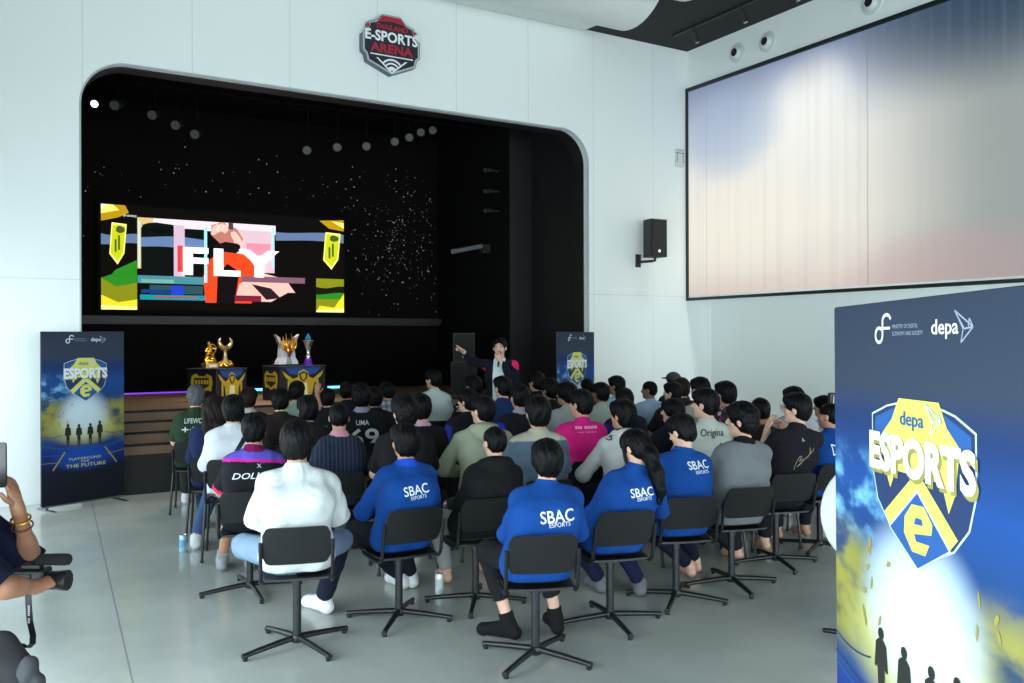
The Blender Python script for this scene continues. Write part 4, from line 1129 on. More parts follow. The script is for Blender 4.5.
# ---------------- white wave ceiling, track lights
CW = mat('wave_white', (214, 220, 218), 0.4, noise=0.02, nscale=1)
for i, v0 in enumerate((9.72, 8.45)):
    r = 0.80; b = MB(); th = math.acos(1 - 0.30 / r); n = 14; u0, u1 = UL, 7.85
    pr = [(v0 + r * math.sin(-th + 2 * th * k / n), 6.13 + r - r * math.cos(-th + 2 * th * k / n)) for k in range(n + 1)]
    vs = []; L = 24
    for j in range(L + 1):
        u = u0 + (u1 - u0) * j / L
        vs += [(u, a, z_) for a, z_ in pr]
    fs = [(j * (n + 1) + k, (j + 1) * (n + 1) + k, (j + 1) * (n + 1) + k + 1, j * (n + 1) + k + 1) for j in range(L) for k in range(n)]
    fs.append(tuple(L * (n + 1) + k for k in range(n + 1)))
    b.add(vs, fs)
    if i == 0: b.add([(u0, pr[-1][0] - 0.1, 6.40), (u1 - 0.03, pr[-1][0] - 0.1, 6.40), (u1 - 0.1, 10.79, 6.40), (u0, 10.79, 6.40)], [(0, 1, 2, 3)])
    o = b.build('ceiling_wave_panel', CW, smooth=True)
    tag(o, 'white rounded ceiling panel %s' % ('running along the top of the stage wall' if i == 0 else 'second from the stage wall, at the top edge' if i == 1 else 'further from the stage wall'), 'ceiling panel', 'white rounded ceiling panels')
t = empty('track_light', (9.1, 9.6, 6.40)); tag(t, 'black ceiling track with small cylindrical spotlights near the room corner', 'track light')
MB().box(-0.02, 0.02, -3.6, 0.7, 0.0, 0.03).build('track', mat('fixture_black', (30, 31, 33), 0.5), t)
for dv in (0.25, -0.72, -1.65):
    b = MB(); b.tube([(0, dv, 0), (0, dv, -0.06)], 0.012, 8); b.tube([(0, dv, -0.05), (0.04, dv - 0.03, -0.22)], 0.036, 14)
    sp_ = b.build('spotlight', mat('fixture_black3', (38, 39, 41), 0.4), t, smooth=True)
    _l = bpy.data.lights.new('wall_fill_lamp', 'SPOT'); _l.energy = (0.01 if dv > 0 else 360); _l.spot_size = R(85); _l.spot_blend = 1.0; _l.shadow_soft_size = 0.25; _l.color = (0.9, 1.0, 0.98)  # fill lamps added at the track heads to brighten the right wall
    _o = bpy.data.objects.new('wall_fill_lamp', _l); COL.objects.link(_o); _o.location = (9.1 + 0.06, 9.6 + dv - 0.05, 6.40 - 0.34); _o.rotation_euler = (Vector((10.5, 9.6 + dv + 0.1, 1.4)) - Vector(_o.location)).to_track_quat('-Z', 'Y').to_euler()
    MB().tube([(0.04, dv - 0.03, -0.22), (0.0412, dv - 0.031, -0.225)], 0.03, 12).build('lens', mat('lens_dull2', (170, 172, 170), 0.4), sp_)
# round air jets in the right wall above the display
for v, z, lb in ((9.69, 6.10, 'round white wall air jet closest to the corner'), (9.09, 6.095, 'round white wall air jet, second from the corner'), (7.33, 6.085, 'round white wall air jet cut by the top edge of the picture')):
    t = empty('air_jet', (UR, v, z)); tag(t, lb, 'air vent', 'round air jets above the display')
    My = Matrix.Rotation(R(-90), 4, 'Y')
    MB().lathe([(0.155, 0.0), (0.15, 0.014), (0.105, 0.020), (0.10, 0.03)], 28, M=My).build('ring', mat('jet_white', (205, 213, 212), 0.4), t, smooth=True)
    MB().lathe([(0.10, 0.021), (0.085, 0.06), (0.066, 0.075), (0.060, 0.070)], 28, M=My).build('nozzle', mat('jet_white', (205, 213, 212), 0.4), t, smooth=True)
    MB().lathe([(0.060, 0.071), (0.055, 0.073)], 20, M=My).build('opening', mat('jet_dark', (14, 16, 18), 0.8), t)

# ---------------- the big framed display on the right wall
D = empty('framed_display', (UR, 0, 0)); tag(D, 'huge black-framed luminous fabric screen, bluish at the top and cream below', 'display screen')
v0, v1, z0, z1 = 2.2, 10.78, 2.42, 5.76
m, nt, b_ = newmat('display_fabric')
x, y, z, tc = xyz(nt)
zz = (z - z0) * (1 / (z1 - z0)); vv = (y - v0) * (1 / (v1 - v0))
base = ramp(nt, zz, [(0.0, (222, 206, 196)), (0.10, (234, 226, 214)), (0.30, (246, 242, 230)), (0.62, (240, 240, 232)), (0.82, (184, 192, 208)), (1.0, (132, 148, 180))])
def bl(cv, cz, sv, sz, amp=1.0):
    d2 = ((y - cv) * (1 / sv)) * ((y - cv) * (1 / sv)) + ((z - cz) * (1 / sz)) * ((z - cz) * (1 / sz))
    n_ = d2.mn(1.0); return (n_ * -1.0 + 1.0).ss(0, 1) * amp
c = mixc(nt, bl(8.3, 4.6, 1.0, 1.25, 0.9), base, (242, 241, 234))
c = mixc(nt, bl(9.9, 4.9, 1.25, 0.85, 0.65), c, (168, 190, 220))
c = mixc(nt, bl(9.6, 3.5, 2.0, 0.9, 0.7), c, (250, 244, 228))
c = mixc(nt, ((y * -1.0).ss(-8.0, -5.5)) * 0.95, c, (152, 162, 160))
c = mixc(nt, bl(5.4, 6.1, 2.9, 1.7, 1.0), c, (30, 60, 90))
c = mixc(nt, bl(6.2, 2.5, 1.8, 0.75, 0.5), c, (196, 160, 162))
fold = noise_x(nt, tc, 1.0, (1, 9.0, 0.15), 3)
c = mixc(nt, fold.ss(0.45, 0.75) * 0.14, c, (150, 160, 175))
seam = ((y - 7.39).abs().lt(0.012)).mx((y - 10.35).abs().lt(0.006)).mx((y - 4.4).abs().lt(0.01))
c = mixc(nt, seam * 0.35, c, (110, 118, 128))
b_.inputs['Base Color'].default_value = (0.04, 0.04, 0.04, 1); b_.inputs['Roughness'].default_value = 0.8; b_.inputs['Specular IOR Level'].default_value = 0.1
nt.links.new(c, b_.inputs['Emission Color']); b_.inputs['Emission Strength'].default_value = DISP_E
MB().box(-0.012, 0.05, v0, v1, z0, z1).build('fabric_screen', m, D)
b = MB(); fw_ = 0.055
b.box(-0.045, 0.0, v0 - 0.02, v1 + 0.015, z1, z1 + fw_).box(-0.045, 0.0, v0 - 0.02, v1 + 0.015, z0 - fw_ + 0.01, z0).box(-0.045, 0, v1 - 0.02, v1 + 0.015, z0, z1).box(-0.045, 0, v0 - 0.02, v0 + 0.03, z0, z1)
b.build('frame', mat('frame_black', (18, 26, 26), 0.35), D)
MB().box(-0.018, -0.012, v0, v1, z0, z0 + 0.03).build('bottom_rail', mat('rail_white', (238, 238, 234), 0.4), D)
t = empty('wall_box', (9.66, VW, 4.70)); tag(t, 'small pale wall box outlined in grey beside the framed display', 'wall box')
MB().box(-0.09, 0.09, -0.02, 0, -0.17, 0.12, bev=0.006).build('body', mat('box_white', (208, 214, 212), 0.5), t)
MB().box(-0.085, 0.085, -0.03, -0.02, 0.05, 0.065).box(-0.07, -0.06, -0.026, -0.02, -0.1, 0.05).box(0.055, 0.065, -0.026, -0.02, -0.1, 0.05).box(-0.07, 0.065, -0.026, -0.02, 0.10, 0.11).build('edging', mat('box_grey', (140, 146, 146), 0.5), t)

# ---------------- wall loudspeaker
def cabinet_speaker(name, loc, rz, w, d, h, label, logo=True):
    t = empty(name, loc, rz); tag(t, label, 'loudspeaker')
    pl = [(-w / 2, 0), (w / 2, 0), (w / 2 - 0.04, d), (-w / 2 + 0.04, d)]
    MB().prism(pl, 0, h, axis='z').build('cabinet', mat('speaker_black', (30, 32, 33), 0.55, bump=0.3, bscale=200), t)
    b = MB(); b.prism(rrect(w - 0.03, h - 0.03, 0.02, 4, 0, h / 2), -0.012, 0.001); b.build('grille', mat('grille_black', (20, 21, 22), 0.6, bump=0.6, bscale=500), t)
    if logo: MB().lathe([(0.024, 0.0), (0.021, 0.004)], 16, M=Matrix.Translation((0, -0.012, 0.09)) @ Matrix.Rotation(R(90), 4, 'X')).build('badge', mat('badge_glow', (225, 228, 228), 0.6, emit=0.7), t)  # badge glows by itself, also on the wall speaker where it is unlit
    return t
t = cabinet_speaker('wall_speaker', (8.90, 10.42, 3.02), R(-2), 0.31, 0.24, 0.58, 'black loudspeaker mounted on the white wall right of the stage opening')
b = MB(); b.box(-0.17, -0.09, 0.335, 0.375, -0.14, 0.06).tube([(-0.13, 0.34, -0.06), (-0.06, 0.12, -0.06), (0.0, 0.10, -0.05), (0.0, 0.10, 0.02)], 0.022, 10); b.build('bracket', mat('fixture_black', (30, 31, 33), 0.5), t, smooth=True)
# loudspeaker on a bass cabinet at the stage
t = cabinet_speaker('loudspeaker', (6.61, 12.50, 1.402), R(-24), 0.35, 0.34, 0.46, 'black loudspeaker with a round glowing badge, stacked on a bass cabinet on stage')
t = cabinet_speaker('bass_cabinet', (6.61, 12.50, 0.882), R(-24), 0.42, 0.42, 0.518, 'black bass cabinet standing on the stage under the loudspeaker', logo=False)

# ---------------- arena sign
S = empty('arena_sign', (4.60, VW, 5.63)); tag(S, 'shield-shaped E-SPORTS ARENA sign in red, white and black on the white wall', 'sign')
def sc(p, k): return [(x * k, z * k) for x, z in p]
outl = [(-0.13, 0.40), (0.13, 0.40), (0.22, 0.31), (0.34, 0.27), (0.36, 0.14), (0.43, 0.10), (0.43, -0.13), (0.38, -0.18), (0.36, -0.27), (0.0, -0.42), (-0.36, -0.27), (-0.38, -0.18), (-0.43, -0.13), (-0.43, 0.10), (-0.36, 0.14), (-0.34, 0.27), (-0.22, 0.31)]
MB().prism(sc(outl, 0.95), -0.10, -0.002).build('back_box', mat('sign_side', (88, 98, 104), 0.5), S)
MB().prism(sc(outl, 0.93), -0.104, -0.10).build('border', mat('sign_silver', (176, 184, 190), 0.4), S)
MB().prism(sc(outl, 0.87), -0.108, -0.104).build('face', mat('sign_dark', (24, 26, 42), 0.5), S)
RED = mat('sign_red', (170, 24, 48), 0.5); WHT = mat('sign_white', (235, 238, 240), 0.5)
MB().prism([(-0.13, 0.36), (0.13, 0.36), (0.20, 0.27), (0.0, 0.30), (-0.20, 0.27)], -0.110, -0.108).prism([(-0.37, 0.2), (-0.31, 0.23), (-0.31, 0.17)], -0.110, -0.108).prism([(0.37, 0.2), (0.31, 0.23), (0.31, 0.17)], -0.110, -0.108).build('top_mark', RED, S)
def sign_text(tx, w, h, z, m):
    vs, fs = fit_text(tx, w, h, bold=0.03); MB().add([(x, -0.1115, y + z) for x, y, q in vs], fs).build('lettering', m, S, fixn=False)
sign_text('THAILAND', 0.46, 0.07, 0.215, RED); sign_text('E-SPORTS', 0.74, 0.14, 0.09, WHT); sign_text('ARENA', 0.60, 0.12, -0.065, RED)
MB().prism([(-0.30, -0.15), (0.30, -0.15), (0.30, -0.165), (-0.30, -0.165)], -0.110, -0.108).build('rule', WHT, S)
def ring_arc(r0, r1, a0, a1, n=10): return [(r0 * math.cos(R(a)), -0.36 + r0 * math.sin(R(a))) for a in [a0 + (a1 - a0) * i / n for i in range(n + 1)]] + [(r1 * math.cos(R(a)), -0.36 + r1 * math.sin(R(a))) for a in [a1 - (a1 - a0) * i / n for i in range(n + 1)]]
for r0, r1 in ((0.17, 0.145), (0.12, 0.098), (0.07, 0.02)): MB().add([(x, -0.110, z) for x, z in ring_arc(r0, r1, 38, 142)], [(i, i + 1, 20 - i, 21 - i) for i in range(10)]).build('wave_mark', WHT, S, fixn=False)
MB().prism([(-0.22, -0.20), (-0.19, -0.20), (0.0, -0.36), (0.19, -0.20), (0.22, -0.20), (0.0, -0.385)], -0.110, -0.108).build('chevron', WHT, S)

# ---------------- standing banners
def banner_print():
    m, nt, b = newmat('banner_print')
    tc = nt.nodes.new('ShaderNodeTexCoord'); sp = nt.nodes.new('ShaderNodeSeparateXYZ'); nt.links.new(tc.outputs['UV'], sp.inputs[0])
    x = X(nt, sp.outputs[0]); y = X(nt, sp.outputs[1])          # y down, 0..1
    c = ramp(nt, y, [(0.0, (44, 54, 72)), (0.14, (50, 60, 78)), (0.20, (28, 52, 100)), (0.30, (26, 72, 140)), (0.40, (30, 66, 116)), (0.56, (58, 70, 60)), (0.64, (40, 70, 120)), (0.70, (20, 50, 130)), (0.78, (14, 32, 80)), (0.82, (20, 26, 40)), (1.0, (18, 22, 34))])
    n = noise_x(nt, tc, 5.0, (1.0, 2.6, 1), 5, kind='UV')
    # bright sky-blue streaks at the left, below the heading
    def g(cx, cy, sx, sy, p=1.0):
        a = (x - cx) * (1 / sx); d = (y - cy) * (1 / sy); q = (a * a + d * d).mn(1.0)
        return (q * -1.0 + 1.0).ss(0, 1) * p
    c = mixc(nt, g(0.08, 0.33, 0.42, 0.10) * n.ss(0.45, 0.62), c, (120, 186, 226))
    c = mixc(nt, g(0.05, 0.50, 0.34, 0.14) * n.ss(0.35, 0.6), c, (150, 146, 62))
    c = mixc(nt, g(0.93, 0.52, 0.34, 0.15) * n.ss(0.35, 0.6), c, (158, 152, 66))
    c = mixc(nt, g(0.5, 0.56, 0.50, 0.13, 0.9), c, (200, 198, 118))
    c = mixc(nt, g(0.5, 0.485, 0.36, 0.165), c, (206, 226, 238))
    c = mixc(nt, g(0.5, 0.74, 0.44, 0.09, 0.7), c, (24, 84, 190))
    nt.links.new(c, b.inputs['Base Color']); b.inputs['Roughness'].default_value = 0.75; b.inputs['Specular IOR Level'].default_value = 0.25
    return m
BP = banner_print()
BW = mat('print_white', (226, 232, 238), 0.7); BN = mat('print_navy', (24, 48, 92), 0.7); BY = mat('print_yellow', (214, 212, 96), 0.7); BBl = mat('print_blue', (30, 84, 150), 0.7)
BS = mat('print_silver', (148, 160, 176), 0.7); BDK = mat('print_dark', (30, 30, 26), 0.7); BG = mat('print_shadow_gold', (150, 142, 70), 0.7); BL2 = mat('print_pale', (190, 214, 226), 0.7)
CHR = mat('chrome', (150, 155, 160), 0.25, metal=1.0)
def banner(loc, rz, w, h, label, tilt=0.0, cut=1.0):
    t = empty('standing_banner', loc, rz); tag(t, label, 'banner'); t.rotation_euler = (0, tilt, rz)
    me = MB().box(0, w, 0.0, 0.022, 0.045, h, bev=0.004); me.build('frame', mat('banner_edge', (40, 48, 66), 0.6), t)
    b = MB(); y = -0.001; b.add([(0.003, y, 0.05), (w - 0.003, y, 0.05), (w - 0.003, y, h - 0.003), (0.003, y, h - 0.003)], [(0, 1, 2, 3)])
    pr = b.build('printed_fabric', BP, t, fixn=False)
    uv = pr.data.uv_layers.new(name='UVMap')
    for i, c in enumerate(((0, 1), (1, 1), (1, 0), (0, 0))): uv.data[i].uv = c
    def a(name, polys, m, y_):
        bb = MB()
        for p in polys:
            bb = MB(); bb.add([(q[0] * w, y_, h - q[1] * (h - 0.045)) for q in p], [tuple(range(len(p)))]); bb.build(name, m, pr, fixn=False)
    def tx(s, x0, x1, y0, y1, m, y_, name='lettering', bold=0.0, arch=0.0, slope=0.0):
        vs, fs = fit_text(s, (x1 - x0) * w, (y1 - y0) * h, bold)
        cx, cy = (x0 + x1) / 2 * w, h - (y0 + y1) / 2 * h
        return MB().add([(cx + v[0], y_, cy + v[1] + arch * (1 - (2 * v[0] / ((x1 - x0) * w)) ** 2) * h) for v in vs], fs).build(name, m, pr, fixn=False)
    # heading marks
    lw = []
    def stroke(pts, th):
        out = []
        for i in range(len(pts)):
            p0 = pts[max(0, i - 1)]; p1 = pts[min(len(pts) - 1, i + 1)]; dx, dy = (p1[0] - p0[0]) * w, (p1[1] - p0[1]) * h; L = math.hypot(dx, dy) or 1
            out.append((-dy / L * th / w, dx / L * th / h))
        A_ = [(p[0] + o[0], p[1] + o[1]) for p, o in zip(pts, out)]; B_ = [(p[0] - o[0], p[1] - o[1]) for p, o in zip(pts, out)]
        return [A_ + B_[::-1]]
    s_ = [(0.375, 0.030)]
    for i in range(9): an = R(-20 - 20 * i * 0.9); s_.append((0.352 + 0.024 * math.cos(an), 0.033 + 0.011 * math.sin(an)))
    s_ += [(0.328, 0.050)]
    for i in range(14): an = R(0 + 24 * i); s_.append((0.307 + 0.021 * math.cos(an), 0.055 + 0.012 * math.sin(an)))
    a('ministry_logo', stroke(s_, 0.005) + stroke([(0.318, 0.044), (0.372, 0.044)], 0.004), BW, -0.0022)
    tx('MINISTRY OF DIGITAL', 0.385, 0.52, 0.038, 0.044, BS, -0.0022); tx('ECONOMY AND SOCIETY', 0.385, 0.545, 0.049, 0.055, BS, -0.0022)
    tx('depa', 0.585, 0.705, 0.034, 0.062, BW, -0.0022, bold=0.012)
    ar = [(0.69, 0.024), (0.765, 0.048), (0.715, 0.069), (0.725, 0.050), (0.69, 0.024), (0.73, 0.050), (0.765, 0.048), (0.75, 0.036), (0.745, 0.05)]
    a('arrow_logo', sum([stroke([ar[i], ar[i + 1]], 0.0022) for i in range(len(ar) - 1)], []), BS, -0.0022)
    # shield
    sh_ = [(0.26, 0.185), (0.35, 0.168), (0.43, 0.160), (0.60, 0.160), (0.69, 0.170), (0.775, 0.190), (0.775, 0.275), (0.745, 0.325), (0.68, 0.362), (0.516, 0.405), (0.36, 0.362), (0.29, 0.325), (0.26, 0.275)]
    def scl(p, k, cx=0.516, cy=0.28): return [(cx + (x - cx) * k, cy + (y - cy) * k) for x, y in p]
    a('shield', [sh_], BL2, -0.0020); a('shield', [scl(sh_, 0.975)], BN, -0.0030); 
    a('shield', [[(0.285, 0.19), (0.40, 0.170), (0.36, 0.215), (0.275, 0.235)], [(0.635, 0.170), (0.755, 0.196), (0.76, 0.23), (0.70, 0.225)]], BBl, -0.0036)
    a('shield', [[(0.42, 0.155), (0.62, 0.155), (0.655, 0.19), (0.71, 0.215), (0.69, 0.28), (0.66, 0.31), (0.63, 0.27), (0.40, 0.27), (0.37, 0.30), (0.34, 0.27), (0.325, 0.215), (0.38, 0.19)]], BY, -0.0042)
    a('chevron', [[(0.516, 0.262), (0.70, 0.342), (0.655, 0.366), (0.516, 0.300), (0.375, 0.366), (0.335, 0.342)]], BY, -0.0050)
    a('diamond', [[(0.516, 0.290), (0.672, 0.362), (0.516, 0.412), (0.362, 0.362)]], BL2, -0.0056)
    a('diamond', [[(0.516, 0.295), (0.662, 0.362), (0.516, 0.408), (0.371, 0.362)]], BBl, -0.0062)
    hexo = [(0.55, 0.312), (0.59, 0.334), (0.585, 0.35), (0.50, 0.358), (0.51, 0.368), (0.575, 0.366), (0.555, 0.384), (0.49, 0.386), (0.448, 0.362), (0.452, 0.336), (0.49, 0.314)]
    a('letter_e', [hexo], BY, -0.0068); a('letter_e', [[(0.50, 0.343), (0.51, 0.332), (0.54, 0.332), (0.545, 0.341)]], BBl, -0.0072)
    tx('ESPORTS', 0.262, 0.788, 0.214, 0.276, BG, -0.0060, bold=0.05); tx('ESPORTS', 0.254, 0.780, 0.208, 0.270, BW, -0.0078, 'title_lettering', bold=0.05)
    tx('depa', 0.43, 0.55, 0.170, 0.198, BBl, -0.0070, bold=0.008)
    a('arrow_logo', sum([stroke([(x - 0.13, y + 0.134) for x, y in (ar[i], ar[i + 1])], 0.0022) for i in range(len(ar) - 1)], []), BL2, -0.0080)
    # arena ring, track lines and the four walkers
    arc = lambda cy, ry, x0, x1: [(x0 + (x1 - x0) * i / 14, cy + ry * (1 - ((2 * i / 14) - 1) ** 2)) for i in range(15)]
    a('arena_rail', stroke(arc(0.635, 0.035, 0.0, 1.0), 0.004) + stroke(arc(0.60, 0.010, 0, 0.24), 0.003) + stroke(arc(0.60, 0.010, 0.76, 1), 0.003), BN, -0.0020)
    a('arena_rail', stroke(arc(0.655, 0.035, 0.0, 1.0), 0.003) + stroke([(0, 0.71), (0.3, 0.72)], 0.003) + stroke([(0.72, 0.70), (1, 0.66)], 0.003), BBl, -0.0024)
    a('track_line', stroke([(0.27, 0.70), (0.13, 0.80)], 0.008) + stroke([(0.75, 0.69), (0.90, 0.79)], 0.008) + stroke([(0.0, 0.755), (0.22, 0.757)], 0.0025) + stroke([(0.78, 0.735), (1, 0.715)], 0.0025), BG, -0.0028)
    for cx, s0 in ((0.305, 1.0), (0.435, 0.96), (0.572, 0.96), (0.688, 1.04)):
        fy = 0.668; hh = 0.13 * s0; ww = 0.034
        p = lambda dx, k: (cx + dx * ww, fy - hh * k)
        a('walker', [[p(-0.9, 0.80), p(-0.4, 0.86), p(0.4, 0.86), p(0.9, 0.80), p(1.15, 0.48), p(0.85, 0.47), p(0.6, 0.52), p(0.55, 0.25), p(0.35, 0.0), p(0.05, 0.0), p(0.05, 0.28), p(-0.1, 0.28), p(-0.2, 0.02), p(-0.5, 0.02), p(-0.55, 0.3), p(-0.65, 0.52), p(-0.85, 0.47), p(-1.15, 0.48)], [(cx + 0.5 * ww * math.cos(q), fy - hh * 0.93 + hh * 0.08 * math.sin(q)) for q in [2 * PI * i / 10 for i in range(10)]]], BDK, -0.0034)
    rr_ = random.Random(5)
    a('confetti', [blob(rr_.choice([rr_.uniform(0.2, 0.36), rr_.uniform(0.66, 0.86)]), rr_.uniform(0.40, 0.55), 0.013, 0.006, 5, i, 0.4, rr_.uniform(0, 3)) for i in range(14)], BG, -0.0030)
    tx('PLAYGROUND', 0.32, 0.70, 0.720, 0.734, BY, -0.0034); tx('FOR', 0.46, 0.56, 0.740, 0.750, BY, -0.0034); tx('THE FUTURE', 0.28, 0.76, 0.757, 0.776, BY, -0.0034)
    for x_ in (0.06, w - 0.06):
        b = MB(); b.box(x_ - 0.02, x_ + 0.02, -0.17, 0.19, 0.0, 0.012, bev=0.003).box(x_ - 0.012, x_ + 0.012, 0.0, 0.02, 0.01, 0.05); b.build('foot', CHR, t)
    MB().box(0.01, w - 0.01, -0.002, 0.024, 0.03, 0.046).build('bottom_rail', CHR, t)
    return t
banner((0.509, 10.29, 0), math.atan2(0.33, 0.82), 0.90, 1.862, 'standing banner at the left, in front of the white wall beside the stage steps')
banner((6.651, 9.887, 0), R(20), 0.90, 1.862, 'standing banner at the far end between the presenter and the white wall')
banner(BIGLOC, BIGRZ, 1.13, BIGH, 'very large standing banner in the right foreground', tilt=R(-0.7))
CHK = {0: 'black swivel chair under the wearer of the loose white t-shirt',
 1: 'black swivel chair under the furthest-left blue sweatshirt', 2: 'black swivel chair under the black hooded sweatshirt',
 3: 'black swivel chair nearest the camera, under the blue sweatshirt and black socks', 4: 'black swivel chair under the long-haired blue sweatshirt wearer',
 5: 'black swivel chair under the barefoot blue sweatshirt wearer looking down', 6: 'black swivel chair under the plain grey sweatshirt',
 7: 'black swivel chair under the bespectacled wearer of the signature jersey', 8: 'black swivel chair beside the big banner and the white table top',
 9: 'black swivel chair under the purple-shouldered esports jersey'}
SHORT = dict(zip(range(10, 52), ('wearer of the pinstriped shirt', 'wavy-haired sitter beyond the furthest-left blue sweatshirt', 'wearer of the pink and white collar', 'sage green hooded sweatshirt',
 'blue-grey shirt with beige yoke', 'bright pink t-shirt', 'off-white top with black hood', 'thick-haired profile in dark navy', 'pale t-shirt with looping script',
 'dark brown t-shirt', 'light shirt hidden by the bespectacled sitter', 'profile sitter with hand at mouth', 'jersey number 69', 'sitter just beyond number 69',
 'brown-black top between white t-shirt and pinstripes', 'faint teal lettering', 'dark brown long-sleeved top', 'pale green shirt', 'white shirt with the black strap',
 'navy top and long straight hair', 'dark green t-shirt with white lettering', 'reddish-black hair and white collar', 'grey checked shirt', 'plain white t-shirt at the front',
 'black shirt beside the loudspeakers', 'black jersey with violet-blue side', 'plain steel-blue t-shirt', 'jersey with vivid blue shoulder panel', 'sitter in black just right of the presenter',
 'curly-haired sitter in black', 'light grey shirt beside the pink one', 'dark hair at the very front below the far banner', 'pale mint t-shirt', 'sky-blue shirt', 'dark navy top with blue shoulder',
 'light blue printed t-shirt', 'dark grey cap', 'dark profile near the cap wearer', 'brown-haired sitter in maroon-black', 'tall sitter at the room corner', 'dark patterned shirt with pink flecks', 'raised forearm')))
